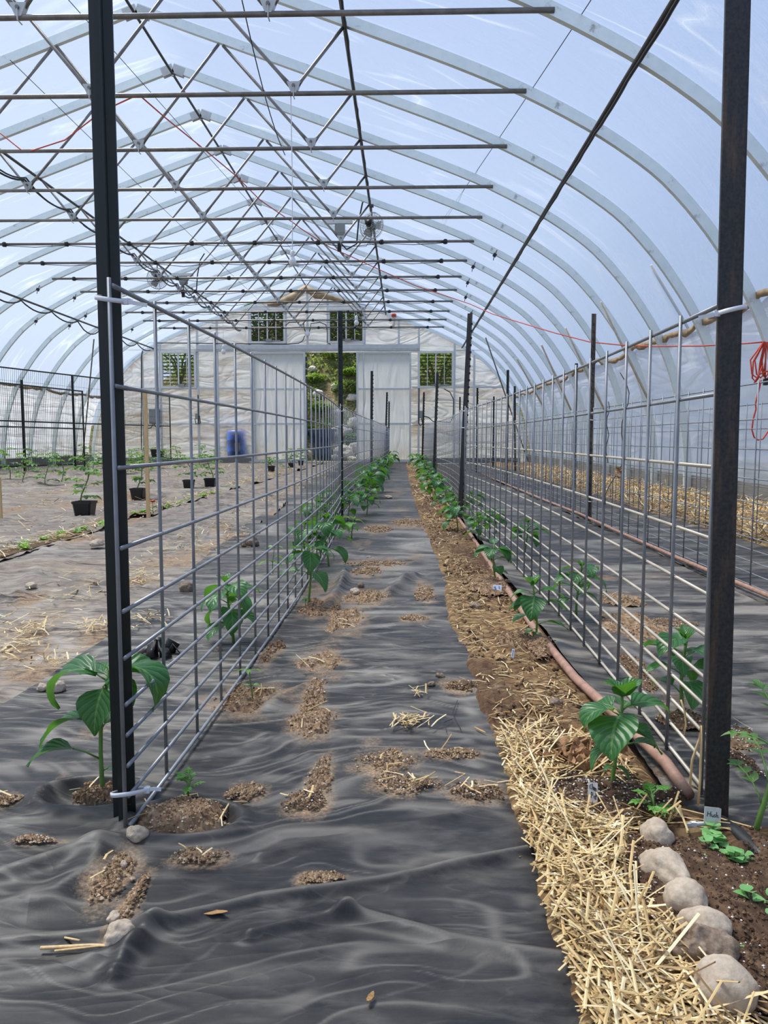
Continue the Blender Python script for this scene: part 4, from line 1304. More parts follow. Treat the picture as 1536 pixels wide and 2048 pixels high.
soil_patch(975, 1180, 40, 18, 0.014, 'dark soil mound at the third pepper of the right row', 'soil', 0, 4, 800, 67)

# ------------------------------------------------------------------ stones
def stone(px, py, rx, ry, rz_, lab, mat='stone', seed=0, rot=0.0, taper=0.0, lump=0.16, group=None, name='stone', lift=0.0):
    if group: lift = 0.017
    """px, py: where its middle meets the ground; rx, ry, rz_: half sizes in metres"""
    import bmesh
    bm = bmesh.new()
    bmesh.ops.create_icosphere(bm, subdivisions=4, radius=1)
    c = gr(px, py)
    ca, sa = math.cos(rot), math.sin(rot)
    for v in bm.verts:
        p = v.co.normalized()
        k = 1 + lump * 1.6 * mnoise.noise(p * 1.1 + Vector((seed * 7.3, 0, 0))) + lump * 0.8 * mnoise.noise(p * 2.6 + Vector((0, seed * 3.1, 0))) + lump * 0.25 * mnoise.noise(p * 8 + Vector((0, 0, seed)))
        q = p * k
        ty = 1 + taper * q.y
        x, y, z = q.x * rx * ty, q.y * ry, max(q.z, -0.35) * rz_ * (1 + 0.5 * taper * q.y)
        v.co = Vector((x * ca - y * sa, x * sa + y * ca, z))
    me = bpy.data.meshes.new(name); bm.to_mesh(me); bm.free()
    for p in me.polygons: p.use_smooth = True
    me.materials.append(M[mat])
    o = bpy.data.objects.new(name, me); COL.objects.link(o)
    o.location = (c.x, c.y, c.z + 0.5 * rz_ + 0.006 + lift)
    return tag(o, lab, 'stone', group)


GS = 'row of stones edging the herb bed'
stone(1310, 1718, .021, .032, .028, 'smallest, farthest stone of the row edging the herb bed, pointed top', 'stone', 1, .25, -.35, .12, GS)
stone(1333, 1790, .029, .042, .026, 'wedge-shaped flat-topped stone, second in the row edging the herb bed', 'stone', 2, .25, .4, .16, GS)
stone(1368, 1850, .029, .028, .026, 'rounded stone, third from the far end of the herb bed row', 'stone', 3, .2, 0, .1, GS)
stone(1410, 1905, .033, .026, .024, 'smooth slanting stone, fourth in the herb bed row', 'stone', 4, -.5, 0, .1, GS)
stone(1407, 1960, .035, .027, .027, 'rough pitted stone, fifth in the herb bed row', 'clod', 5, -.35, 0, .22, GS)
stone(1443, 2045, .033, .032, .034, 'nearest round stone of the herb bed row, cut by the bottom edge', 'stone', 6, .1, 0, .08, GS)
for k, (px, py, r, zr, lab, mt) in enumerate((
        (276, 1688, .017, .017, 'round tan stone leaning at the foot of the near left post', 'stone'),
        (240, 1902, .019, .021, 'angular pale stone at bottom left above the long straw stalks', 'stone'),
        (228, 1853, .010, .009, 'small pebble just above the angular stone at bottom left', 'stone'),
        (248, 1742, .006, .007, 'tiny pale pebble on the soil fold below the near left post', 'stone'),
        (85, 1386, .014, .013, 'smaller of two stones at the left seam of the plastic', 'stone'),
        (116, 1388, .019, .019, 'larger of two stones at the left seam of the plastic', 'stone'),
        (375, 1188, .036, .032, 'round clod on the plastic seen through the near left fence', 'clod'),
        (500, 1095, .065, .04, 'largest dirt clod left of the near fence, further back', 'clod'),
        (62, 1178, .028, .016, 'flat pale stone on the dusty sheet at the far left', 'stone'),
        (187, 1176, .022, .015, 'dark stone left of the near post on the dusty sheet', 'clod'),
        (12, 1300, .018, .008, 'small flat stone at the left edge on the dusty sheet', 'stone'),
        (195, 1095, .05, .03, 'tan stone lying against the seedling strip left of the post', 'stone'),
        (710, 1190, .026, .016, 'tan flat stone in a soil patch in the aisle', 'stone'),
        (722, 1178, .015, .016, 'dark round stone behind the flat one in the aisle', 'clod'),
        (737, 1118, .014, .008, 'small orange-tan stone in the middle of the aisle', 'stone'),
        (722, 1103, .02, .008, 'flat clod behind a small stone in the middle of the aisle', 'clod'),
        (776, 997, .06, .022, 'flat pale stone far up the aisle by the left row', 'stone'),
        (665, 1288, .012, .009, 'little clod right of the soil mounds in the aisle', 'clod'),
        (880, 1360, .012, .01, 'little clod near the straw edge in the aisle', 'clod'),
        (862, 1376, .011, .008, 'little round clod left of the clods at the straw edge', 'clod'),
        (345, 1300, .014, .01, 'small tan stone behind the near left fence beside torn black plastic', 'stone'),
        (436, 1308, .016, .012, 'brown clod at the foot of a plant behind the near left fence', 'clod'),
        (1000, 1388, .02, .012, 'grey clod in the straw beside the aisle plastic', 'clod'),
        (1140, 1790, .019, .006, 'flat grey clod in the thick straw at the bottom right', 'clod'),
        (1110, 1418, .02, .014, 'dark clod in the straw between two right-row peppers', 'clod'),
        (950, 1218, .03, .014, 'pale clod in the soil strip left of a right-row pepper', 'clod'))):
    stone(px, py, r, r * (0.75 + 0.03 * (k % 5)), zr, lab, mt, 20 + k, k * 0.7, 0.1 * (k % 3), 0.16)

# bark mulch in front of the near right pepper and other chips
rnd = random.Random(3)
for k in range(46):
    px, py = rnd.gauss(1160, 55), rnd.gauss(1545, 22)
    if not (1060 < px < 1275 and 1490 < py < 1590): px, py = 1150 + 3 * k % 90, 1540
    c = gr(px, py)
    l, w, d = rnd.uniform(.012, .034), rnd.uniform(.003, .0075), rnd.uniform(.0015, .004)
    mb = MB()
    rot = Matrix.Rotation(rnd.uniform(0, PI), 3, 'Z') @ Matrix.Rotation(rnd.gauss(0, .45), 3, 'Y') @ Matrix.Rotation(rnd.gauss(0, .4), 3, 'X')
    pts = [(-1, -.6), (-.5, -1), (.6, -.9), (1, -.2), (.8, .7), (0, 1), (-.8, .8)]
    vs = [rot @ Vector((a * l * rnd.uniform(.85, 1.1), b * w, s * d)) for s in (-1, 1) for a, b in pts]
    n = len(pts)
    mb.add([v + c + Vector((0, 0, .03 + rnd.uniform(0, .02))) for v in vs], [tuple(range(n - 1, -1, -1)), tuple(range(n, 2 * n))] + [(i, (i + 1) % n, n + (i + 1) % n, n + i) for i in range(n)])
    tag(mb.build('bark_chip', M['bark']), 'brown bark chip in the heap of chips behind the near right pepper', 'bark chip', 'bark chips heaped behind the near right pepper')


def chip(px, py, l, w, rz, lab, mat='driedleaf', name='dried_leaf', cat='dried leaf', tilt=0.0, curl=0.25):
    c = gr(px, py)
    mb = MB(); n = 9
    vs = []
    for s in (0, 1):
        for i in range(n):
            u = i / (n - 1) * 2 - 1
            ww = w * (1 - abs(u) ** 2.5) * (1 + 0.18 * math.sin(9 * u)) + 0.0004
            for b in (-1, 1):
                v = Vector((u * l, b * ww, curl * w * (u * u + 0.5 * b * b) - s * 0.0012))
                vs.append(Matrix.Rotation(rz, 3, 'Z') @ Matrix.Rotation(tilt, 3, 'X') @ v + c + Vector((0, 0, 0.012)))
    fs = []
    for i in range(n - 1):
        a = 2 * i
        fs += [(a, a + 2, a + 3, a + 1), (2 * n + a, 2 * n + a + 1, 2 * n + a + 3, 2 * n + a + 2)]
        for b in (0, 1): fs.append((a + b, 2 * n + a + b, 2 * n + a + 2 + b, a + 2 + b))
    mb.add(vs, fs)
    return tag(mb.build(name, M[mat], smooth=True), lab, cat)


chip(417, 1841, .026, .0045, 0.02, 'orange-tan dried leaf on the black plastic at bottom left')
chip(741, 2013, .0085, .003, 1.2, 'tiny tan dried leaf at the bottom centre of the plastic')
chip(1280, 1630, .03, .0045, -.5, 'long reddish bark strip lying on the perlite soil of the near pepper', 'bark', 'bark_strip', 'bark strip')
chip(960, 1470, .02, .0016, -1.0, 'orange curved straw piece at the straw edge of the aisle', 'driedleaf', 'straw_piece', 'straw piece')
chip(1047, 1723, .012, .0014, .8, 'small curled tan stalk at the right edge of the aisle plastic', 'driedleaf', 'straw_piece', 'straw piece')
# single long stalks
def stalk(pts, r, lab, name='straw_stalk', mat='wood', cat='straw stalk'):
    mb = MB(); mb.tube([gr(*p) + Vector((0, 0, 0.012 + 0.004 * (i % 2))) for i, p in enumerate(pts)], r, 6)
    return tag(mb.build(name, M[mat], smooth=True), lab, cat)
stalk([(82, 1914), (180, 1915), (288, 1910)], .0022, 'longest yellow straw stalk at bottom left in front of the angular stone')
stalk([(110, 1920), (200, 1916), (270, 1914)], .0014, 'second thin straw stalk beside the longest one at bottom left')
stalk([(130, 1893), (160, 1905)], .0014, 'short tan stalk standing up from the straw stalks at bottom left')
stalk([(815, 1592), (870, 1560)], .0012, 'straw stalk crossing a perlite-flecked soil patch in the aisle')
stalk([(890, 1584), (930, 1564), (910, 1556)], .0012, 'bent straw stalk right of the soil patches in the aisle')
stalk([(335, 1612), (395, 1605), (400, 1620)], .002, 'bent straw stalk behind the near seedling')
stalk([(432, 1665), (460, 1622), (495, 1617)], .0018, 'bent straw stalk right of the near seedling')
stalk([(315, 1662), (290, 1615)], .0012, 'straw stalk leaning on the wire at the near left post')
stalk([(915, 1410), (905, 1440), (922, 1470)], .0008, 'thin forked dark twig on the aisle plastic', 'twig', 'hose', 'twig')
stalk([(905, 1448), (888, 1458), (893, 1475)], .0007, 'small side twig on the aisle plastic', 'twig', 'hose', 'twig')
# little straw heap in the aisle
c0 = gr(822, 1456)
straw(40, lambda r: (c0.x + r.gauss(0, .022), c0.y + r.gauss(0, .018)), .05, .003, lambda x, y: .012, 'small heap of straw stalks in the middle of the aisle plastic', 'straw_heap', 31)
c1 = gr(836, 1398)
straw(12, lambda r: (c1.x + r.gauss(0, .008), c1.y + r.gauss(0, .014)), .035, .003, lambda x, y: .012, 'tiny straw tuft behind the straw heap on the aisle plastic', 'straw_heap', 32)
# reddish pipes
mb = MB(); mb.tube([Vector((gr(*p).x, gr(*p).y, gr(*p).z + 0.03)) for p in ((1375, 1622), (1330, 1555), (1245, 1470), (1150, 1378), (1098, 1312), (1072, 1280))] + [Vector((.43, 3.3, .045)), Vector((.44, 5, .05)), Vector((.43, 7, .06)), Vector((.38, 10, .07)), Vector((.36, 15, .09))], .0115, 10)
tag(mb.build('water_pipe', M['redpipe'], smooth=True), 'reddish water pipe along the foot of the near right fence', 'pipe')
mb = MB(); mb.tube([Vector((x, y, zg(y) + .03)) for x, y in ((1.44, 1.2), (1.45, 2.6), (1.43, 4), (1.44, 5.3), (1.46, 6.4), (1.43, 8), (1.42, 10), (1.4, 14))], .0105, 10)
tag(mb.build('water_pipe', M['redpipe'], smooth=True), 'reddish water pipe at the foot of the second right fence', 'pipe')
mb = MB(); mb.tube([Vector((gr(*p).x, gr(*p).y, gr(*p).z + 0.016)) for p in ((1440, 1665), (1475, 1690), (1510, 1722), (1560, 1775))], .014, 10)
tag(mb.build('drip_hose', M['hose'], smooth=True), 'black hose end at the right edge behind the herb bed', 'hose')
# ------------------------------------------------------------------ posts and wire panels
def t_post(x, y, h, mat, lab, face=1.0, lean=(0, 0), rz=0.0, w=0.036, studs=True):
    mb = MB()
    f = w / 2
    sec = [(-f, 0), (-f, -.005), (f, -.005), (f, 0), (.004, .003), (.004, .03), (-.004, .03), (-.004, .003)]
    z0, z1 = -0.15, h
    vs = [Vector((a, b, z)) for z in (z0, z1) for a, b in sec]
    n = len(sec)
    mb.add(vs, [tuple(range(n - 1, -1, -1)), tuple(range(n, 2 * n))] + [(i, (i + 1) % n, n + (i + 1) % n, n + i) for i in range(n)])
    k = 0
    z = .08
    while z < h - .03 and studs:
        mb.box((0, -.009, z), (.014, .009, .016)); z += .054
    R = Matrix.Rotation(rz, 3, 'Z')
    o = mb.build('t_post', M[mat], recentre=False)
    for v in o.data.vertices:
        q = R @ v.co
        v.co = (q.x + lean[0] * q.z, q.y + lean[1] * q.z, q.z)
    o.location = (x, y, zg(y))
    return tag(o, lab, 'fence post', 'steel T posts')


ZR = [0, 2, 4, 6, 8, 11, 14, 18, 23, 28, 34]
ZR = [0.0, 0.0508, 0.1016, 0.1524, 0.2032, 0.2794, 0.3556, 0.4572, 0.5842, 0.7112, 0.8636]


def wire_panel(p0, p1, lab, z0=0.045, bow=0.0, dy=0.0, mat='wire', rod=.0036, ns=24, zs=ZR, wav=0.0, wtop=None):
    a, b = Vector((p0[0], p0[1], 0)), Vector((p1[0], p1[1], 0))
    r = thing('wire_panel', lab, 'wire fence panel', (a.x, a.y, zg(a.y)), 0, 'welded wire stock panels')
    nrm = Vector(((b - a).y, -(b - a).x, 0)).normalized()
    def P(u, z):
        q = a.lerp(b, u) + nrm * bow * 4 * u * (1 - u)
        q.z = zg(q.y) + z0 + z + wav * math.sin(u * 9 + 1) * 0.5
        return q
    for i, z in enumerate(zs):
        mb = MB(); mb.tube([P(u / 16, z) for u in range(17)], rod * (1.12 if i in (0, len(zs) - 1) else 1), 6)
        mb.build('line_wire', M[wtop if (wtop and i < 9) else mat], r, True)
    for k in range(ns + 1):
        u = k / ns
        mb = MB(); off = nrm * -rod * 1.6
        mb.tube([P(u, -.008) + off, P(u, zs[-1] * .5) + off, P(u, zs[-1] + .012) + off], rod * 1.0, 6)
        mb.build('stay_wire', M[mat], r, True)
    return r


wire_panel((-.447, 1.195), (-.497, 6.07), 'near wire panel left of the aisle, tied to the dark green post', z0=.018, bow=.042)
wire_panel((-.487, 6.0), (-.44, 10.9), 'second wire panel along the left side of the aisle', bow=-.03)
wire_panel((-.435, 10.85), (-.36, 15.75), 'third wire panel along the left side of the aisle')
wire_panel((-.36, 15.7), (-.37, 19.6), 'farthest wire panel along the left side of the aisle', ns=19)
wire_panel((.545, 1.36), (.475, 6.2), 'near wire panel right of the aisle, tied to the rusty post', z0=0.014, bow=.055, mat='wire', wtop='wire_tan')
wire_panel((.48, 6.05), (.465, 10.95), 'second wire panel along the right side of the aisle', z0=.03, bow=.06, wtop='wire_tan')
wire_panel((.465, 10.9), (.41, 15.8), 'farthest wire panel along the right side of the aisle', z0=.03, bow=.02, wtop='wire_tan')
wire_panel((1.47, 1.3), (1.49, 6.15), 'near panel of the second fence on the right, beside the far reddish pipe', z0=.02, bow=.02, rod=.003)
wire_panel((1.485, 6.1), (1.43, 10.95), 'middle panel of the second fence on the right', z0=.02, bow=.03, rod=.003)
wire_panel((1.43, 10.9), (1.3, 16.2), 'farthest panel of the second fence on the right', z0=.02, rod=.003)
wire_panel((2.2, 2.2), (2.2, 7.05), 'near panel of the third fence, in front of the wall straw', z0=.0, rod=.003)
wire_panel((2.2, 7.0), (2.17, 11.85), 'middle panel of the third fence, in front of the wall straw', z0=.0, rod=.003)
wire_panel((2.17, 11.8), (2.1, 16.7), 'farthest panel of the third fence, in front of the wall straw', z0=.0, rod=.003)

# posts
def lean_at(b, t, Y):
    p, q = at(b[0], b[1], Y), at(t[0], t[1], Y)
    l = (q.x - p.x) / (q.z - p.z)
    return p.x - l * (p.z - zg(Y)), l


XL, LL = lean_at((250, 1655), (200, 0), 1.245)
XR, LR = lean_at((1431, 1630), (1474, 0), 1.27)
t_post(XL, 1.245, 1.75, 'post_green', 'big dark green T post in the left foreground', rz=R_(190), w=.036, lean=(LL, 0))
t_post(XR, 1.27, 1.75, 'post_rust', 'big rusty black T post in the right foreground', rz=R_(2), w=.039, lean=(LR, 0), studs=False)
t_post(-.5, 6.09, 1.64, 'post_green', 'second post of the fence left of the aisle', rz=R_(20))
t_post(-.455, 10.92, 1.6, 'post_green', 'third post of the fence left of the aisle', rz=R_(90), lean=(.008, 0))
t_post(-.385, 15.8, 1.6, 'post_green', 'fourth post of the fence left of the aisle', rz=R_(90), lean=(.03, 0))
t_post(-.385, 19.6, 1.6, 'post_green', 'farthest post of the fence left of the aisle', rz=R_(90), lean=(0.01, 0))
t_post(.455, 6.1, 1.62, 'post_rust', 'second post of the fence right of the aisle, taller than those behind', rz=R_(70), lean=(.04, 0))
t_post(.43, 10.95, 1.58, 'post_rust', 'third post of the fence right of the aisle', rz=R_(80), lean=(.03, 0))
t_post(.38, 15.8, 1.6, 'post_green', 'farthest post of the fence right of the aisle', rz=R_(90), lean=(.02, 0))
t_post(1.475, 6.15, 1.62, 'post_brown', 'brown weathered post of the second right fence', rz=R_(10))
t_post(1.43, 10.8, 1.6, 'post_green', 'dark post of the second right fence behind the brown one', rz=R_(0))
t_post(1.4, 14.8, 1.62, 'post_green', 'dark post in the middle distance of the second right fence', rz=R_(90))
t_post(1.26, 17.6, 1.6, 'post_green', 'farthest post of the second right fence', rz=R_(0))
t_post(2.21, 10.1, 1.62, 'post_green', 'dark studded post of the third fence by the wall straw', rz=R_(-60))
t_post(2.12, 14.8, 1.65, 'post_green', 'dark leaning post of the third fence by the wall straw', rz=R_(-60), lean=(-.02, 0))
t_post(2.0, 17.4, 1.6, 'post_green', 'farthest post of the third fence by the wall straw', rz=R_(0))
t_post(2.11, 5.14, 1.3, 'post_green', 'post of the third fence mostly hidden by the rusty foreground post', rz=R_(0))


def cable_tie(c, rx, ry, rz, lab, tail=None, tilt=(0, 0), head=0.0):
    """loop round a post; head: angle of the lock"""
    r = thing('cable_tie', lab, 'cable tie', c, 0, 'white nylon cable ties')
    c = Vector(c)
    mb = MB()
    pts = [c + Vector((rx * math.cos(a), ry * math.sin(a), tilt[0] * math.cos(a) + tilt[1] * math.sin(a))) for a in (2 * PI * k / 28 for k in range(28))]
    mb.sweep(pts, [(-.0007, -.0035), (.0007, -.0035), (.0007, .0035), (-.0007, .0035)], up=(0, 0, 1), closed=True)
    mb.build('strap', M['nylon'], r, True)
    hp = c + Vector((rx * math.cos(head), ry * math.sin(head), tilt[0] * math.cos(head) + tilt[1] * math.sin(head)))
    mb = MB(); mb.box(hp, (.009, .007, .009)); mb.build('lock', M['nylon'], r)
    if tail:
        mb = MB(); q = [hp + Vector(t_) for t_ in tail]
        mb.sweep([hp] + q, [(-.0006, -.003), (.0006, -.003), (.0006, .003), (-.0006, .003)], up=(0, 0, 1)); mb.build('tail', M['nylon'], r)
    return r


zl = at(225, 590, 1.19).z
cable_tie((-.457, 1.225, zl), .027, .034, 0, 'white cable tie round the green post near the top of its panel', [(.015, -.004, -.003), (.036, -.006, -.007)], (-.004, .006), -.5)
zl = at(255, 1600, 1.2).z
cable_tie((-.453, 1.222, zl + .004), .03, .038, 0, 'white cable tie round the foot of the green post', [(.012, -.002, .003), (.024, -.002, .002)], (.004, -.012), -.15)
zl = at(1445, 612, 1.22).z
cable_tie((XR + LR * .85, 1.275, zl), .027, .034, 0, 'white cable tie at the top of the rusty post', [(-.012, -.004, -.003), (-.03, -.006, -.007)], (.006, .0), PI + .5)
cable_tie((at(1414, 1650, 1.205).x, 1.235, at(1414, 1650, 1.205).z - .02), .031, .03, 0, 'flat white cable tie at the foot of the rusty post', [(-.012, -.004, .0)], (.0, -.022), PI + .9)
for x, y, z, lab in ((-.495, 6.08, .87, 'cable tie on the second post of the left aisle fence'), (-.37, 15.8, .8, 'cable tie on the fourth post of the left aisle fence'), (.487, 6.09, .87, 'upper cable tie on the second post of the right aisle fence'),
                     (.475, 6.09, .74, 'lower cable tie on the second post of the right aisle fence'), (1.48, 6.13, .8, 'upper cable tie on the brown post'), (1.48, 6.13, .16, 'lower cable tie on the brown post'), (1.43, 10.79, .74, 'cable tie on the dark post behind the brown one')):
    cable_tie((x, y + .005, z + zg(y)), .03, .035, 0, lab, [(-.03, -.01, .004)], (0, .004), PI + .6)

# twisted wires and twine on the fences
def loose(pts, r, lab, name, mat, cat):
    mb = MB(); mb.tube(pts, r, 5)
    return tag(mb.build(name, M[mat], smooth=True), lab, cat)
loose([Vector((1.46 + .01 * math.sin(k * 1.3), 5.6, .95 - k * .04)) for k in range(12)], .003, 'twisted wire end hanging beside the brown post', 'twisted_wire', 'purlin', 'wire')
q0 = at(1240, 745, 2.0)
loose([q0 + Vector((.012 * math.sin(k * .9) + .02 * math.sin(k * .35), 0, -.026 * k)) for k in range(14)], .0012, 'thin kinked wire hanging from the near right panel', 'twisted_wire', 'purlin', 'wire')
q0 = at(1240, 945, 1.99)
rnd = random.Random(9)
loose([q0 + Vector((.012 * math.cos(k * 1.7), .008 * math.sin(k * 2.3), .014 * math.sin(k * 1.1))) for k in range(20)], .0016, 'knot of dry twine on the near right panel', 'twine_knot', 'bark', 'twine')
loose([gr(1396, 1600) + Vector((0, .0, .02))] + [at(x, y, 1.24) for x, y in ((1380, 1570), (1384, 1520), (1398, 1480), (1403, 1450), (1402, 1500), (1400, 1560), (1396, 1610))], .0022, 'tan twine tied along the foot of the rusty post', 'twine', 'wood', 'twine')
loose([at(x, y, 1.28) for x, y in ((1362, 1400), (1370, 1425), (1372, 1450), (1368, 1470))], .0016, 'short strand of tan twine hanging on the near right panel', 'twine', 'wood', 'twine')

# dark green mesh fence by the left wall
def mesh_panel(p0, p1, z0, h, lab, mids=(0.5,), dv=.05, dh=.15):
    a, b = Vector((p0[0], p0[1], 0)), Vector((p1[0], p1[1], 0))
    L = (b - a).length
    r = thing('mesh_panel', lab, 'mesh panel', (a.x, a.y, zg(a.y) + z0), 0, 'dark green mesh panels')
    Q = lambda u, z: Vector((a.x + (b.x - a.x) * u, a.y + (b.y - a.y) * u, zg(a.y) + z0 + z))
    mb = MB()
    for z in (0.012, h - .012) + tuple(h * m for m in mids): mb.bar(Q(0, z), Q(1, z), .025, .025)
    for u in (.012 / L, 1 - .012 / L): mb.bar(Q(u, .02), Q(u, h - .02), .025, .025, (1, 0, 0))
    mb.build('panel_frame', M['post_green'], r)
    mb = MB()
    n = int(L / dv)
    for k in range(1, n): mb.tube([Q(k / n, 0), Q(k / n, h)], .0028, 4)
    for k in range(1, int(h / dh)): mb.tube([Q(0, k * dh), Q(1, k * dh)], .0028, 4)
    mb.build('wire_mesh', M['wire_green'], r)
    return r


mesh_panel((-7.95, 13.4), (-6.55, 17.6), .12, 1.9, 'tall dark green mesh panel along the left wall', (.465,))
mesh_panel((-7.8, 13.3), (-7.0, 16.75), .0, 1.72, 'lower dark green mesh panel in front of the taller one by the left wall', (.52,))
mesh_panel((-7.15, 19.2), (-6.35, 20.9), .05, 1.85, 'dark green mesh panel standing by the left back corner', (.52,))
for x, y, h, lab in ((-7.44, 14.95, 1.8, 'dark green post at the left mesh panels, the nearer one'), (-6.98, 16.2, 2.0, 'dark green post at the left mesh panels, the taller one')):
    t_post(x, y, h, 'post_green', lab, rz=R_(60), w=.06)
# pine stakes
for px, py, ptop, w, lab in ((297, 1040, 785, .028, 'pale pine stake standing by the orange marigold'), (1, 1040, 955, .03, 'short pale stake cut by the left edge'), (433, 958, 833, .034, 'pale pine stake behind the potted tomatoes'), (574, 925, 850, .04, 'reddish wooden stick before the left sliding door')):
    g = gr(px, py)
    if g.y > 20.5: g = at(px, py, 20.5); g.z = zg(20.5)
    zt = at(px, ptop, g.y).z
    mb = MB(); mb.box((g.x, g.y, (g.z - .05 + zt) / 2), (w, w * .7, zt - g.z + .05))
    mb.lathe([(w * .35, zt - .002), (w * .2, zt + .012), (0, zt + .014)], 4, (g.x, g.y, 0))
    tag(mb.build('wooden_stake', M['wood' if px != 574 else 'redpipe']), lab, 'stake')

# ------------------------------------------------------------------ plants
def leaf(mb, base, az, el, L, Wd, droop, roll=0.0, n=8, fold=.25, wave=.06, rnd=random, tip=1.0):
    if mb.uv is None: mb.uv = []
    d = Vector((math.cos(az) * math.cos(el), math.sin(az) * math.cos(el), math.sin(el)))
    sd = Vector((-math.sin(az), math.cos(az), 0))
    if roll: sd = Matrix.Rotation(roll, 3, d) @ sd
    p = Vector(base)
    R = Matrix.Rotation(droop / n, 3, sd)
    vs, uv, m = [], [], 5
    ph = rnd.uniform(0, 6)
    for i in range(n + 1):
        t_ = i / n
        w = Wd * (math.sin(PI * min(1, t_ ** .72)) ** .85) * (1 - .25 * t_) * .62 + Wd * .01
        u = sd.cross(d) * -1
        for j in range(m):
            q = (j / (m - 1)) * 2 - 1
            off = sd * q * w + u * (abs(q) ** 1.3 * w * fold + wave * Wd * math.sin(ph + t_ * 8 + q * 2) * abs(q))
            vs.append(p + off); uv.append((t_, (q + 1) / 2))
        p = p + d * (L / n)
        d = (R @ d).normalized()
    fs = [(i * m + j, i * m + j + 1, (i + 1) * m + j + 1, (i + 1) * m + j) for i in range(n) for j in range(m - 1)]
    mb.add(vs, fs); mb.uv += uv
    return p


def pepper(loc, H, spec, lab, lean=(0, 0), mat='leaf', seed=0, group='pepper plants', stem_r=.0042, name='pepper_plant'):
    """spec: (height share, azimuth, length, elevation, droop, width share, petiole)"""
    rnd = random.Random(seed)
    r = thing(name, lab, 'pepper plant' if name == 'pepper_plant' else 'seedling', loc, 0, group)
    r['group'] = group
    S = lambda u: Vector(loc) + Vector((lean[0] * H * u + .05 * H * math.sin(u * 3 + seed), lean[1] * H * u, H * u))
    st = MB()
    st.tube([S(u / 6) - Vector((0, 0, .012 if u == 0 else 0)) for u in range(7)], stem_r, 7, [stem_r * (1.15 - .06 * u) for u in range(7)])
    fo = MB(); fo.uv = []
    for hf, az, L, el, dr, wr, pt in spec:
        b = S(hf)
        az, el, dr = R_(az), R_(el), R_(dr)
        e0 = max(el, R_(35))
        d = Vector((math.cos(az) * math.cos(e0), math.sin(az) * math.cos(e0), math.sin(e0)))
        q = b + d * pt * .6
        d2 = Vector((math.cos(az) * math.cos(el), math.sin(az) * math.cos(el), math.sin(el)))
        e = q + d2 * pt * .4
        st.tube([b, q, e], .0016, 5, [.002, .0016, .0013])
        leaf(fo, e, az, el - .1, L, L * wr, dr, rnd.uniform(-.25, .25), rnd=rnd)
    st.build('stem', M['stem'], r, True)
    fo.build('foliage', M[mat], r, True)
    return r


def auto_spec(seed, H, s=1.0, n=9):
    rnd = random.Random(seed)
    sp, a0 = [], rnd.uniform(0, 360)
    for k in range(n):
        hf = .3 + .62 * (k / (n - 1)) ** .7
        sp.append((hf, a0 + k * 137.5 + rnd.uniform(-20, 20), s * rnd.uniform(.07, .12) * (1.05 - .25 * abs(hf - .75)), rnd.uniform(5, 35), rnd.uniform(60, 125), rnd.uniform(.5, .62), s * rnd.uniform(.02, .04)))
    for k in range(4):
        sp.append((.98, a0 + k * 90 + 40, s * rnd.uniform(.03, .055), 60, 40, .5, .004))
    return sp


def on(px, py, dz=.008):
    g = gr(px, py); return (g.x, g.y, g.z + dz)


pepper(on(205, 1597), .232, [(.9, 190, .135, 35, 165, .6, .022), (.93, 150, .08, 25, 70, .55, .01), (.86, 258, .085, -45, 40, .74, .014), (.92, 320, .085, -10, 80, .62, .018), (.92, 355, .135, 32, 165, .56, .024), (.9, 20, .11, 30, 120, .55, .02),
                              (.56, 195, .09, 5, 75, .74, .036), (.28, 205, .085, 25, 75, .6, .052), (.52, 60, .05, 40, 40, .4, .01), (.97, 220, .03, 60, 40, .4, .004), (.98, 40, .035, 60, 30, .4, .004), (.25, 190, .014, 0, 20, .5, .004), (.18, 20, .03, 10, 40, .7, .012)],
       'big pepper plant left of the green foreground post', (.10, .02), seed=3, stem_r=.0038)
pepper(on(1232, 1603), .19, [(.78, 190, .075, 30, 125, .75, .02), (.8, 238, .095, -8, 70, .8, .012), (.84, 8, .085, 22, 75, .6, .02), (.6, 330, .06, 15, 70, .62, .02), (.62, 350, .055, 0, 95, .6, .03), (.5, 212, .06, -10, 60, .4, .03), (.45, 5, .06, 10, 65, .55, .035), (.8, 60, .07, 15, 60, .6, .02), (.8, 130, .06, 15, 60, .6, .02),
                             (.96, 200, .05, 62, 45, .7, .004), (.96, 280, .055, 65, 30, .75, .004), (.96, 20, .05, 60, 50, .7, .004), (.97, 120, .04, 60, 40, .6, .004), (.3, 320, .03, -5, 60, .7, .006), (.3, 200, .02, 0, 40, .6, .006)],
       'near pepper plant of the right row, in perlite-flecked soil', (-.02, 0), seed=5, stem_r=.0034)
pepper(on(1067, 1290), .185, [(.8, 255, .095, -15, 70, .72, .01), (.82, 185, .075, 22, 80, .5, .015), (.84, 5, .085, 18, 65, .52, .02), (.74, 200, .07, 0, 80, .55, .02), (.62, 345, .07, 15, 70, .6, .04), (.6, 190, .07, 22, 85, .5, .03), (.4, 195, .06, 10, 70, .6, .035), (.3, 345, .075, 8, 40, .62, .03), (.22, 200, .035, 0, 60, .7, .012), (.18, 262, .03, -10, 30, .8, .008),
                              (.97, 200, .05, 60, 40, .6, .004), (.97, 300, .045, 65, 30, .6, .004), (.97, 60, .05, 60, 40, .6, .004)],
       'second pepper plant of the right row, small white tag beside it', (0, 0), seed=7, stem_r=.0034)
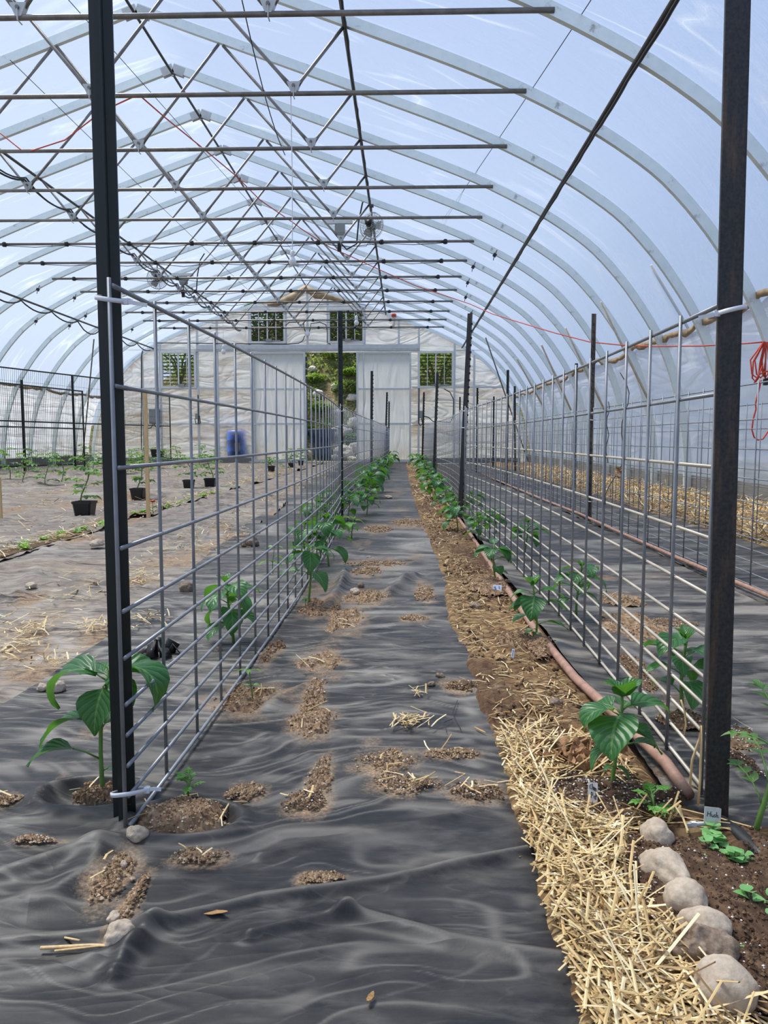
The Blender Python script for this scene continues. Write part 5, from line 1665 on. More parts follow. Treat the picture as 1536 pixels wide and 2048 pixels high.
pepper(on(990, 1173), .18, [(.85, 250, .08, 5, 70, .7, .02), (.88, 190, .075, 15, 60, .5, .02), (.8, 200, .08, 10, 70, .45, .03), (.86, 320, .09, 0, 95, .6, .02), (.85, 350, .09, 10, 70, .55, .02), (.6, 340, .08, 10, 60, .5, .03), (.45, 300, .06, -10, 60, .8, .01), (.3, 350, .05, 5, 40, .6, .02), (.95, 90, .06, 50, 60, .6, .01)],
       'third pepper plant of the right row, folded white tag at its foot', seed=9)
pepper(on(620, 1212), .225, [(.86, 215, .1, 10, 85, .6, .025), (.9, 180, .075, 30, 60, .55, .02), (.92, 285, .1, -30, 50, .65, .01), (.92, 340, .08, 20, 80, .55, .02), (.88, 5, .11, 35, 130, .3, .02), (.55, 320, .1, -15, 65, .62, .02), (.5, 190, .085, 10, 40, .5, .05), (.93, 100, .08, 20, 60, .6, .02), (.98, 240, .05, 50, 40, .5, .005)],
       'nearest pepper plant inside the left aisle fence', (-.05, 0), seed=12)
for (px, py, H, sd, lab, mt, nm) in (
        (655, 1135, .24, 15, 'second pepper plant inside the left aisle fence', 'leaf', 0), (705, 1078, .12, 17, 'small bright green pepper inside the left aisle fence', 'leaf_light', 0),
        (697, 1043, .21, 18, 'third tall pepper plant inside the left aisle fence', 'leaf', 0), (733, 1031, .2, 19, 'droopy pepper plant beside the aisle plastic, left row', 'leaf', 0),
        (741, 997, .24, 21, 'dark pepper plant by the third left post', 'leaf', 0), (745, 985, .3, 22, 'tall dark pepper plant behind the third left post', 'leaf', 0), (755, 960, .28, 23, 'pepper plant of the left row near the fourth post', 'leaf', 0),
        (763, 945, .28, 24, 'pepper plant of the left row beside the fourth post', 'leaf', 0), (774, 938, .26, 25, 'farthest light pepper plant of the left row', 'leaf_light', 0), (780, 932, .3, 26, 'last pepper plant of the left row by the door', 'leaf', 0),
        (462, 1290, .19, 27, 'slender pepper plant outside the left near fence', 'leaf', 0), (636, 1068, .2, 29, 'pepper plant outside the left fence near the second post', 'leaf', 0), (612, 1130, .2, 28, 'pepper plant outside the left fence behind the nearest aisle pepper', 'leaf', 0),
        (655, 1035, .2, 30, 'pale pepper plant outside the left fence, beyond the second post', 'leaf', 0), (690, 1005, .2, 31, 'pepper plant outside the left fence toward the third post', 'leaf', 0),
        (913, 1065, .18, 33, 'fourth pepper plant of the right row by the second post', 'leaf', 0), (893, 1027, .2, 34, 'fifth pepper plant of the right row', 'leaf', 0), (905, 1038, .16, 48, 'dark pepper plant crowding the fifth of the right row', 'leaf', 0), (872, 1000, .2, 35, 'sixth pepper plant of the right row', 'leaf', 0), (862, 985, .22, 36, 'seventh pepper plant of the right row', 'leaf', 0),
        (853, 970, .22, 37, 'eighth pepper plant of the right row', 'leaf', 0), (848, 957, .25, 38, 'ninth pepper plant of the right row', 'leaf', 0), (843, 946, .27, 39, 'tenth pepper plant of the right row', 'leaf', 0), (839, 937, .28, 40, 'last pepper plant of the right row', 'leaf', 0),
        (1368, 1442, .185, 41, 'near pepper plant behind the right fence', 'leaf', 0), (1157, 1235, .18, 42, 'second pepper plant behind the right fence', 'leaf', 0), (1052, 1108, .17, 43, 'third pepper plant behind the right fence', 'leaf', 0), (955, 1085, .16, 44, 'pepper plant tangled in the right fence between third and fourth', 'leaf', 0), (990, 1068, .15, 45, 'fourth pepper plant behind the right fence', 'leaf', 0), (945, 1030, .17, 46, 'fifth pepper plant behind the right fence', 'leaf', 0)):
    g = on(px, py)
    sc = 1.0 if g[1] < 4 else 1.2 if g[1] < 8 else 1.45
    pepper(g, H, auto_spec(sd, H, sc * H / .2 * .98, 12 if H > .14 else 6), lab, mat=mt, seed=sd)


def pinnate(mb, base, az, el, L, n, ll, rnd, st, droop=.6):
    d = Vector((math.cos(az) * math.cos(el), math.sin(az) * math.cos(el), math.sin(el)))
    sd = Vector((-math.sin(az), math.cos(az), 0))
    p = Vector(base); R = Matrix.Rotation(droop / n, 3, sd); pts = [p]
    for i in range(n):
        p = p + d * (L / n); d = R @ d; pts.append(p)
        if i > 0:
            for s in (-1, 1):
                a2 = math.atan2(d.y, d.x) + s * R_(55); leaf(mb, p, a2, math.asin(max(-1, min(1, d.z))) * .7 + .1, ll * rnd.uniform(.7, 1.1) * (1 - .3 * i / n), ll * .42, R_(30), n=3, rnd=rnd, wave=.02)
    leaf(mb, p, math.atan2(d.y, d.x), math.asin(max(-1, min(1, d.z))), ll, ll * .45, R_(25), n=3, rnd=rnd, wave=.02)
    st.tube(pts, .0012 * (1 + L * 4), 5)


def feathery(loc, H, nl, ll, seed, lab, mat, name, cat, group=None, r=.002, droop=.7, lean=0.0):
    rnd = random.Random(seed)
    o = thing(name, lab, cat, loc, 0, group)
    st, fo = MB(), MB(); fo.uv = []
    top = Vector(loc) + Vector((lean * H, 0, H * .8))
    st.tube([Vector(loc) - Vector((0, 0, .01)), Vector(loc).lerp(top, .5) + Vector((rnd.uniform(-.05, .05) * H, 0, 0)), top], r, 6)
    for k in range(nl):
        u = .3 + .7 * (k / max(1, nl - 1))
        pinnate(fo, Vector(loc).lerp(top, u), rnd.uniform(0, 2 * PI) if k % 2 else k * 2.4, R_(rnd.uniform(20, 60)), H * rnd.uniform(.35, .6) * (1.2 - .5 * u), 4, ll, rnd, st, droop)
    st.build('stem', M['stem'], o, True); fo.build('foliage', M[mat], o, True)
    return o


feathery(on(378, 1612, .016), .045, 8, .012, 1, 'tiny feathery seedling right of the green foreground post', 'leaf_light', 'marigold_seedling', 'seedling')
feathery(on(1303, 1662, .01), .066, 9, .016, 2, 'small feathery seedling in front of the near right pepper', 'leaf_light', 'marigold_seedling', 'seedling')
pepper(on(503, 1410, .02), .07, [(.95, 180, .035, 15, 60, .4, .004), (.95, 0, .03, 15, 50, .4, .004), (.95, 270, .025, 20, 60, .4, .004), (.4, 190, .022, 10, 40, .5, .006), (.4, 350, .02, 20, 40, .5, .006)], 'small bright pepper seedling in the near left fence', mat='leaf_light', seed=2, stem_r=.0016, name='pepper_seedling', group='pepper seedlings')
pepper(on(548, 1150, .01), .13, [(.95, 180, .05, 15, 60, .45, .006), (.95, 0, .045, 15, 60, .45, .006), (.6, 20, .06, 0, 70, .5, .01), (.4, 200, .06, 5, 60, .5, .02), (.4, 320, .05, 0, 50, .5, .02)], 'yellow-green pepper seedling outside the left near fence', mat='leaf_light', seed=4, stem_r=.002, name='pepper_seedling', group='pepper seedlings')
pepper(on(612, 1216, .01), .03, [(.6, 240, .02, 40, 60, .9, .002), (.6, 160, .02, 40, 60, .8, .002), (.6, 310, .02, 40, 60, .8, .002), (.8, 270, .02, 50, 60, .8, .002)], 'bright green tuft at the foot of the nearest left-row pepper', mat='leaf_light', seed=4, stem_r=.0015, name='seedling', group='pepper seedlings')
# marigold-like plant at the right edge
o = thing('marigold_plant', 'tall feathery plant at the right edge beside the rusty post', 'plant', on(1505, 1692), 0)
rnd = random.Random(8); st, fo = MB(), MB(); fo.uv = []
b0 = Vector(o.location)
st.tube([b0, b0 + Vector((.012, 0, .05)), b0 + Vector((.03, 0, .12)), b0 + Vector((.04, 0, .17))], .004, 7, [.005, .0045, .0035, .003])
for h_, az, el, L, ll in ((.15, 165, 40, .065, .024), (.17, 100, 75, .08, .035), (.1, 80, 40, .1, .03), (.05, 20, 20, .06, .025), (.06, 110, 60, .07, .03), (.15, 60, 50, .1, .035), (.15, 320, 40, .1, .035)):
    pinnate(fo, b0 + Vector((.2 * h_, 0, h_)), R_(az), R_(el), L, 4, ll, rnd, st, .9)
st.build('stem', M['stem'], o, True); fo.build('foliage', M['leaf_tomato'], o, True)
# herbs
for k, (px, py, lab) in enumerate(((1405, 1700, 'small herb sprig at the back of the herb bed beside the cable tie'), (1440, 1760, 'bushy low herb in the herb bed behind the wedge stone'), (1525, 1855, 'herb sprig in the herb bed at the right edge'), (1475, 1770, 'pale herb sprig right of the bushy one in the herb bed'), (1540, 1975, 'lowest herb cut by the right edge of the photo'))):
    g = on(px, py, .01)
    o = thing('oregano_herb', lab, 'herb', g, 0, 'herbs in the stone-edged bed')
    rnd = random.Random(70 + k); st, fo = MB(), MB(); fo.uv = []
    for s in range((3, 5, 4, 3, 3)[k]):
        a = rnd.uniform(0, 6.28); d = Vector((math.cos(a) * rnd.uniform(.1, .7), math.sin(a) * rnd.uniform(.1, .7), 1)).normalized()
        h_ = rnd.uniform(.02, .042) * (.6 if k == 0 else 1); b = Vector(g) + Vector((math.cos(a), math.sin(a), 0)) * rnd.uniform(0, .02)
        st.tube([b - Vector((0, 0, .008)), b + d * h_], .0009, 5)
        for q in (0, 2, 3):
            u = .3 + .7 * q / 3
            for sg in (0, PI):
                leaf(fo, b + d * h_ * u, a + q * PI / 2 + sg + rnd.uniform(-.3, .3), R_(rnd.uniform(0, 40)), rnd.uniform(.016, .022) * (1.15 - .4 * (q == 3)), .017, R_(35), n=4, rnd=rnd, wave=.02, fold=.12)
    st.build('stem', M['stemdark'], o, True); fo.build('foliage', M['leaf_herb'], o, True)


# tomato plants: in pots and in the ground
def tomato_parts(o, base, H, seed, fl=False):
    rnd = random.Random(seed); st, fo = MB(), MB(); fo.uv = []
    S = lambda u: Vector(base) + Vector((.04 * math.sin(u * 4 + seed), .02 * math.sin(u * 3), H * u))
    st.tube([S(u / 5) - Vector((0, 0, .02 if u == 0 else 0)) for u in range(6)], .006, 6)
    for k in range(10):
        u = .12 + .88 * k / 9
        az = k * 2.4 + rnd.uniform(-.4, .4); el = R_(rnd.uniform(15, 50)); L = rnd.uniform(.11, .19) * (1 if u < .8 else .7)
        d = Vector((math.cos(az) * math.cos(el), math.sin(az) * math.cos(el), math.sin(el))); p = S(u); pts = [p]
        R = Matrix.Rotation(.3, 3, Vector((-math.sin(az), math.cos(az), 0)))
        for i in range(3):
            p = p + d * L / 3; d = R @ d; pts.append(p)
            for sg in (-1, 1): leaf(fo, p, math.atan2(d.y, d.x) + sg * 1.0, rnd.uniform(-.2, .3), rnd.uniform(.045, .075), .05, R_(50), n=4, rnd=rnd)
        leaf(fo, p, math.atan2(d.y, d.x), -.1, .075, .05, R_(50), n=4, rnd=rnd)
        st.tube(pts, .002, 4)
    st.build('stem', M['stem'], o, True); fo.build('foliage', M['leaf_tomato'], o, True)


def pot_parts(o, c, w, h):
    c = Vector(c); mb = MB()
    def ring(s, z):
        s /= 2; k = s * .82
        return [c + Vector(q) for q in ((k, -s, z), (s, -k, z), (s, k, z), (k, s, z), (-k, s, z), (-s, k, z), (-s, -k, z), (-k, -s, z))]
    rs = [ring(w * .76, 0), ring(w * .92, h * .84), ring(w, h * .84), ring(w, h), ring(w * .94, h), ring(w * .88, h * .8)]
    vs = [v for r in rs for v in r]; fs = [tuple(range(7, -1, -1)), tuple(40 + i for i in range(8))]
    for i in range(5):
        for k in range(8): fs.append((i * 8 + k, i * 8 + (k + 1) % 8, i * 8 + 8 + (k + 1) % 8, i * 8 + 8 + k))
    mb.add(vs, fs)
    mb.build('pot', M['pot'], o)
    mb = MB(); mb.lathe([(0, h * .82), (w * .42, h * .82), (w * .42, h * .86), (0, h * .88)], 12, tuple(c), cap=False); mb.build('potting_soil', M['potsoil'], o)


for k, (px, py, w, h, H, lab) in enumerate(((170, 1035, .165, .125, .34, 'nearest tomato in a square black pot, left of the green post'), (277, 1001, .15, .12, .36, 'tomato in a black pot just behind the pine stake'),
                                            (378, 981, .135, .125, .3, 'tomato in a black pot, left of a neighbouring pot behind the wire panel'), (421, 977, .15, .125, .32, 'tomato in a black pot, right of a neighbouring pot behind the wire panel'),
                                            (543, 945, .14, .12, .16, 'small plant in a black pot before the left sliding door'), (583, 937, .14, .11, .3, 'leafy plant in a black pot, second before the left sliding door'), (602, 932, .13, .12, .3, 'leafy plant in a black pot, third before the left sliding door'))):
    g = on(px, py, .012)
    o = thing('potted_tomato', lab, 'potted plant', g, .2 * k, 'potted plants on the dusty sheet')
    o.rotation_euler.z = 0
    pot_parts(o, g, w, h); tomato_parts(o, (g[0], g[1], g[2] + h * .85), H, 300 + k)
g = gr(308, 918); o = thing('plant_pot', 'wide empty black pot by the mesh panel at the back left', 'pot', (-6.3, 19.6, zg(19.6) + .2), 0)
pot_parts(o, tuple(o.location), .32, .2)
mb = MB(); mb.box((-6.3, 19.6, zg(19.6) + .1), (.36, .3, .2)); tag(mb.build('crate', M['woodgrey']), 'grey crate carrying the wide black pot at the back left', 'crate')
spots = [(48, 968), (122, 967), (60, 945), (170, 935), (185, 950), (205, 938), (262, 938), (290, 942), (318, 938), (335, 930), (352, 925), (402, 925), (430, 928), (95, 972), (15, 960), (245, 950)]
protos = []
for k in range(3):
    o = thing('tomato_plant', 'x', 'tomato plant', (0, 0, 0), 0, 'tomato plants in the left beds')
    tomato_parts(o, (0, 0, 0), .42, 400 + k); protos.append(o)
spots.sort(key=lambda s: gr(*s).y)
for k, (px, py) in enumerate(spots):
    g = on(px, py, .01)
    if g[1] > 19.5: g = (g[0] * 19.3 / g[1], 19.3, zg(19.3) + .01)
    lab = '%s tomato plant growing in the left beds, counted from the camera' % ORD[k]
    if k < 3: o = protos[k]; o.location = g; o['label'] = lab; o.scale = (1.0, 1.0, 1.0)
    else: o = copy_tree(protos[k % 3], g, k * 1.3, .85 + .1 * (k % 4), lab)
# marigold with orange flower + green seedlings in the strip
feathery(on(306, 1035, .01), .1, 8, .025, 5, 'orange-flowered marigold at the foot of the pine stake', 'leaf_tomato', 'marigold', 'flower')
o = [x for x in bpy.data.objects if x.get('label', '').startswith('orange-flowered')][0]
mb = MB(); fc = Vector(o.location) + Vector((0, 0, .115))
mb.uv = None
for k in range(14):
    a = k * 2.4; q = MB(); leaf(q, fc, a, R_(10 + 3 * k), .036, .03, R_(30), n=3, rnd=rnd, wave=.0); mb.add(q.v, q.f)
mb.tube([fc - Vector((0, 0, .06)), fc], .0025, 5)
mb.build('flower_head', M['flower'], o, True)
feathery((-5.0, 14.2, zg(14.2)), .2, 8, .04, 6, 'orange marigold among the far tomato plants', 'leaf_tomato', 'marigold', 'flower')
o = [x for x in bpy.data.objects if x.get('label', '').startswith('orange marigold among')][0]
mb = MB(); mb.lathe([(0, 0), (.03, .005), (.035, .02), (.02, .035), (0, .04)], 12, (-5.0, 14.2, zg(14.2) + .2)); mb.build('flower_head', M['flower'], o, True)
rnd = random.Random(21)
for k in range(40):
    y = 3.9 + 6.5 * (k / 40) ** 1.25
    x = -2.215 - .008 * y + rnd.gauss(0, .03)
    o = thing('lettuce_seedling', 'green seedling sprouting in the narrow strip left of the green post', 'seedling', (x, y, zg(y) + .012), 0, 'seedlings in the narrow left strip')
    fo = MB(); fo.uv = []
    for q in range(7): leaf(fo, (x, y, zg(y) + .01), q * .9 + k, R_(rnd.uniform(15, 60)), rnd.uniform(.035, .06), .035, R_(50), n=4, rnd=rnd)
    fo.build('foliage', M['leaf_light'], o, True)
mb = MB()
for k in range(24):
    y0, y1 = 3.6 + k * .6, 4.2 + k * .6
    mb.bar((-2.21 - .008 * y0, y0, zg(y0) + .002), (-2.21 - .008 * y1, y1, zg(y1) + .002), .13, .02)
tag(mb.build('seedling_bed', M['soil']), 'narrow strip of brown mulch where the seedlings sprout', 'soil strip', None, 'stuff')
# torn plastic lump behind the near left fence
mb = MB(); g = gr(320, 1315)
for k in range(7):
    a = k * .9; p = Vector((g.x + .03 * math.cos(a), g.y + .03 * math.sin(a), g.z + .004))
    mb.sweep([p, p + Vector((.012 * math.cos(a * 2), .01, .03 + .008 * (k % 3))), p + Vector((.03 * math.cos(a), .03 * math.sin(a), .012))], [(-.014, 0), (.014, .001), (.012, .003), (-.014, .002)])
tag(mb.build('torn_plastic', M['black'], smooth=True), 'crumpled piece of torn black plastic behind the near left fence', 'torn plastic')

# ------------------------------------------------------------------ plant markers with handwriting
def marker(px, py, w, h, lab, strokes, mat='tagwhite', rz=0.0, tilt=0.0, ink=.0007, name='plant_marker', dz=.014):
    g = gr(px, py) + Vector((0, 0, dz))
    o = thing(name, lab, 'plant marker', g, rz)
    mb = MB(); T = .0008
    out = [(-w / 2, 0), (w / 2, 0), (w / 2, h * .97), (w * .38, h), (-w / 2, h * .985)]
    Rm = Matrix.Rotation(tilt, 3, 'X')
    vs = [Rm @ Vector((a, s * T, b)) for s in (-1, 1) for a, b in out]; n = len(out)
    mb.add([v + g for v in vs], [tuple(range(n)), tuple(range(2 * n - 1, n - 1, -1))] + [(i, n + i, n + (i + 1) % n, (i + 1) % n) for i in range(n)])
    mb.build('tag', M[mat], o)
    mb = MB()
    for s in strokes:
        mb.tube([g + Rm @ Vector(((x - .5) * w, -T - .0003, y * h)) for x, y in s], ink, 5)
    mb.build('handwriting', M['ink'], o)
    return o


HUSH = [[(.2, .72), (.17, .42)], [(.38, .74), (.34, .44)], [(.18, .58), (.37, .6)],
        [(.43, .58), (.43, .44), (.5, .42), (.54, .56), (.53, .42)], [(.66, .58), (.59, .57), (.62, .5), (.66, .46), (.58, .42)], [(.73, .74), (.71, .42)], [(.72, .55), (.79, .58), (.81, .42), (.86, .46)]]
o = marker(1424, 1645, .0265, .026, 'white tag with a handwritten word leaning on the foot of the rusty post', HUSH, ink=.00055, tilt=R_(-14))
o.location = (at(1424, 1648, 1.2).x, 1.2, at(1424, 1648, 1.2).z)
o.rotation_euler = (0, R_(7), 0)
CHIN = [[(.38, .9), (.2, .86), (.18, .72), (.36, .68)], [(.45, .94), (.44, .66)], [(.44, .78), (.56, .8), (.56, .64)], [(.64, .78), (.63, .62)], [(.72, .76), (.72, .6)], [(.72, .72), (.82, .74), (.84, .58)],
        [(.34, .54), (.34, .26)], [(.34, .54), (.52, .5), (.5, .4), (.34, .4)], [(.6, .36), (.72, .38), (.62, .28), (.74, .24)], [(.8, .5), (.8, .2)], [(.8, .42), (.92, .4), (.8, .3)]]
marker(1184, 1648, .016, .034, 'narrow white tag with two handwritten lines in the perlite soil', CHIN, 'tagwhite', R_(-14), R_(-18), .0006, dz=.036)
marker(1024, 1328, .008, .03, 'thin bluish tag stuck in the soil left of a right-row pepper', [[(.3, .8), (.7, .85)], [(.5, .85), (.5, .5)], [(.3, .5), (.6, .45), (.4, .3)]], 'tagblue', R_(-30), R_(-20), .0006)
g = marker(994, 1196, .036, .034, 'folded bluish white tag below the third right-row pepper', [[(.15, .8), (.15, .55)], [(.3, .8), (.25, .55), (.4, .5)], [(.2, .4), (.4, .42)], [(.2, .25), (.45, .3)], [(.62, .75), (.8, .75)], [(.65, .55), (.82, .55)]], 'tagblue', R_(-10), R_(-32), .0011, dz=.022)

# ------------------------------------------------------------------ fans, lamps, cords
def fan(c, R, yaw, hang, lab):
    c = Vector(c)
    o = thing('circulation_fan', lab, 'fan', c, 0, 'wire-caged fans')
    Rm = Matrix.Rotation(yaw, 3, 'Z')
    P = lambda x, y, z: c + Rm @ Vector((x, y, z))
    cg = MB()
    for s, dep in ((-1, .07), (1, .06)):
        for k in range(5):
            r = R * (1 - k * .2) + .01; yv = s * (.02 + dep * (1 - (r / R) ** 2))
            cg.tube([P(r * math.cos(a), yv, r * math.sin(a)) for a in (2 * PI * q / 32 for q in range(32))], .0028, 4, closed=True)
        for k in range(28):
            a = 2 * PI * k / 28
            cg.tube([P(r * math.cos(a + s * .3 * (1 - r / R)), s * (.02 + dep * (1 - (r / R) ** 2)), r * math.sin(a + s * .3 * (1 - r / R))) for r in (R, R * .75, R * .5, R * .2)], .0022, 4)
    cg.tube([P(R * math.cos(a), 0, R * math.sin(a)) for a in (2 * PI * q / 32 for q in range(32))], .005, 5, closed=True)
    cg.build('cage', M['gusset'], o)
    bl = MB()
    for k in range(3):
        a = 2 * PI * k / 3
        vs = []
        for s in (-.0015, .0015):
            for r, w in ((.04, .03), (R * .5, .06), (R * .85, .055)):
                for q in (-1, 1): vs.append(P(r * math.cos(a) - q * w * math.sin(a), q * .02 + s, r * math.sin(a) + q * w * math.cos(a)))
        bl.add(vs, [(0, 1, 3, 2), (2, 3, 5, 4), (7, 6, 8, 9), (9, 8, 10, 11), (0, 2, 8, 6), (2, 4, 10, 8), (1, 7, 9, 3), (3, 9, 11, 5), (4, 5, 11, 10), (0, 6, 7, 1)])
    bl.build('blade', M['greybox'], o)
    m = MB(); m.lathe([(0, -.1), (.05, -.09), (.06, -.02), (.06, .02), (0, .03)], 16, tuple(P(0, -.03, .0)), Rm @ Matrix.Rotation(PI / 2, 3, 'X')); m.box(P(0, -.09, .03), (.09, .05, .06), Rm)
    mo = m.build('motor', M['black'], o, True)
    m = MB(); m.tube([P(0, 0, R), P(0, 0, R + hang)], .011, 6); m.box(P(0, 0, R + hang), (.06, .06, .03)); m.build('hanger', M['purlin'], o)
    m = MB(); m.tube([P(.02, -.08, .0), P(.05, -.1, -R - .02), P(-.05, -.08, -R - .12), P(-.2, -.05, -R - .1)], .004, 5); m.build('cord', M['hose'], mo, True)
    return o


fan(at(743, 452, 11.3), .178, R_(-24), .1, 'wire-caged fan hanging near the right roof slope')
fan(at(315, 557, 15.0), .19, R_(15), .09, 'wire-caged fan hanging on the left, beyond the green post')
for px, py, Y, lab in ((680, 458, 11.9, 'grey fan control box under a white bracket by the right fan'), (367, 560, 15.4, 'grey fan control box beside the left fan')):
    c = at(px, py, Y); o = thing('control_box', lab, 'control box', c)
    mb = MB(); mb.box(c, (.15, .1, .13)); mb.box(c - Vector((0, 0, .08)), (.13, .09, .03)); mb.build('box_body', M['greybox'], o)
    mb = MB(); mb.box(c + Vector((-.02, 0, .1)), (.42, .06, .05)); mb.build('bracket', M['white'], o)
    mb = MB(); mb.box(c - Vector((.01, 0, .26)), (.055, .05, .14)); mb.build('plug', M['black'], o)
    mb = MB(); mb.tube([c - Vector((.01, 0, .19)), c + Vector((.02, 0, -.22)), c + Vector((.1, 0, -.3)), c + Vector((.25, 0, -.22)), c + Vector((.28, 0, .1)), c + Vector((.34, 0, .38)), c + Vector((.45, -.1, .48))], .012, 6)
    mb.tube([c - Vector((0, 0, .08)), c - Vector((.01, 0, .2))], .01, 6)
    mb.build('cord', M['hose'], o, True)


def bulb(px, py, pt, Y, r, lab):
    b, tp = at(px, py, Y), at(px, pt, Y); tp.x = b.x
    o = thing('hanging_bulb', lab, 'light bulb', b, 0, 'hanging light bulbs')
    mb = MB(); mb.lathe([(0, -r), (r * .6, -r * .8), (r, 0), (r * .8, r * .6), (r * .5, r * 1.1), (r * .45, r * 1.5)], 16, tuple(b)); gb = mb
    mb = MB(); mb.lathe([(r * .5, r * 1.3), (r * .55, r * 1.4), (r * .55, r * 2.6), (r * .2, r * 2.9)], 12, tuple(b)); lh = mb.build('lamp_holder', M['white'], o, True); gb.build('glass_bulb', M['white_bulb'], lh, True)
    mb = MB(); mb.tube([b + Vector((0, 0, r * 2.6)), b.lerp(tp, .5) + Vector((.006, 0, 0)), tp], .0045, 5); mb.build('cord', M['white'], o)


bulb(585, 524, 182, 6.82, .034, 'large light bulb hanging on a long white cord from the second truss')
bulb(447, 704, 645, 19.0, .06, 'small light bulb hanging before the end wall on the left')
bulb(713, 646, 590, 18.4, .06, 'small light bulb hanging before the upper right window')
# red extension cord with its coil
pts = [at(-20, 250, 7.9), at(45, 302, 8.0), at(62, 302, 8.0), at(130, 280, 7.5), at(205, 222, 7.1), at(268, 193, 6.78), at(282, 193, 6.78), at(330, 235, 7.6), at(410, 300, 8.6), at(470, 350, 9.4), at(520, 400, 10.2), at(590, 448, 11.2), at(600, 456, 11.3),
       at(660, 495, 11.9), at(700, 512, 12.2), at(760, 540, 12.4), at(830, 571, 12.5), at(940, 608, 12.0), at(985, 628, 11.5), at(1040, 645, 10.8), at(1110, 666, 10.0), at(1180, 684, 9.2), at(1240, 690, 8.6), at(1310, 693, 8.0), at(1400, 692, 7.3), at(1490, 687, 6.9), at(1530, 684, 6.72)]
o = thing('extension_cord', 'long red extension cord strung across the greenhouse, its coil hanging at right', 'extension cord', tuple(pts[-1]))
mb = MB(); mb.tube(pts, .0065, 6); mb.build('cord', M['orange'], o, True)
mb = MB(); c = pts[-1]; rnd = random.Random(14)
for k in range(7):
    x0 = rnd.uniform(-.08, .08); l = rnd.uniform(.28, .36); w = rnd.uniform(.015, .05)
    mb.tube([c + Vector((x0 * .2, 0, 0)), c + Vector((x0 - w, -.02 + .01 * k, -l * .5)), c + Vector((x0 - w * .7, .01, -l * .9)), c + Vector((x0, 0, -l)), c + Vector((x0 + w * .7, .015, -l * .9)), c + Vector((x0 + w, .02, -l * .5)), c + Vector((x0 * .2 + .01, 0, 0))], .0065, 6)
mb.tube([c + Vector((x, -.04, z)) for x, z in ((.1, -.26), (0, -.25), (-.06, -.28), (-.1, -.36), (-.06, -.29), (-.03, -.2))], .0065, 6)
coil = mb.build('coil', M['orange'], o, True)
mb = MB(); mb.tube([at(x, y, 6.7) for x, y in ((1522, 760), (1519, 775), (1514, 795), (1511, 808), (1512, 818), (1506, 840), (1504, 860), (1508, 874), (1516, 880), (1526, 878), (1538, 860))], .0065, 6); mb.build('loose_end', M['orange'], o, True)
mb = MB(); mb.box(at(1531, 764, 6.7), (.03, .03, .055)); mb.build('plug', M['black'], coil)

# black clips on the bows
CL = [(77, 553), (150, 573), (73, 618), (140, 630), (172, 611), (265, 640), (989, 489), (946, 517), (935, 549), (931, 581), (942, 612)]
for k, (px, py) in enumerate(CL):
    best = min(range(NB), key=lambda i: abs(PZ(at(px, py, YB0 + i * SP).x - XC) - at(px, py, YB0 + i * SP).z))
    y = YB0 + best * SP; p = at(px, py, y); p.y = y - .045; p.z = PZ(p.x - XC) - .045
    o = thing('film_clip', 'black clip on a bow of the %s roof slope, %s seen from the near end' % ('left' if px < 500 else 'right', ORD[k if px < 500 else k - 6]), 'clip', p, 0, 'black clips on the bows')
    mb = MB(); mb.box(p, (.05, .03, .05), Matrix.Rotation(.5, 3, 'Y')); mb.build('clip_body', M['black'], o)
    mb = MB(); mb.tube([p + Vector((.01, 0, .02)), p + Vector((.035, 0, .075))], .006, 5); mb.tube([p - Vector((.01, 0, .02)), p - Vector((.02, 0, .075))], .006, 5); mb.build('clip_arm', M['black'], o)
p = E(788, 634); o = thing('wall_valve', 'small red-capped fitting on the end wall right of the windows', 'valve', (p.x, YF - .06, p.z))
mb = MB(); mb.lathe([(0, 0), (.06, 0), (.07, .05), (.05, .09), (0, .1)], 14, (p.x, YF - .06, p.z)); mb.build('cap', M['orange'], o, True)
mb = MB(); mb.tube([(p.x, YF - .06, p.z), (p.x, YF - .06, p.z - .22), (p.x - .08, YF - .06, p.z - .3)], .035, 8); mb.build('pipe_bend', M['conduit'], o, True)
# ------------------------------------------------------------------ outside
yy = np.concatenate([np.linspace(YEND + .1, 34, 70)]); xx = np.linspace(-12, 6, 90)
Y, X = np.meshgrid(yy, xx, indexing='ij')
def hill_z(X, Y):
    cap = np.interp(np.abs(X - XC - .1), [0, 2.5, 4.5, 6.5, 9], [5.3, 4.7, 3.5, 1.6, .3])
    z = .13 + np.clip(Y - YEND - 1.3, 0, 99) * 1.05
    z = np.minimum(z, cap) + .22 * fbm(X * .8, Y * .8, 601, 5) * np.clip((Y - YEND - .8) / 1.5, 0, 1)
    return z - .04 * np.clip(Y - 28, 0, 99)
Z = hill_z(X, Y)
o = sheet_obj('hill', X, Y, Z, M['hill'])
tag(struct(o), 'stony grassy bank rising behind the greenhouse', 'hill')
for s, x0, x1 in ((-1, -22, -8.86), (1, 3.5, 16)):
    Y, X = np.meshgrid(np.linspace(-6, 24, 20), np.linspace(x0, x1, 10), indexing='ij')
    tag(struct(sheet_obj('ground', X, Y, zg(Y) - .06, M['hill'])), 'grassy ground outside the %s wall of the greenhouse' % ('left' if s < 0 else 'right'), 'ground')
def hz(x, y): return float(hill_z(np.array(x), np.array(y)))
rnd = random.Random(31)
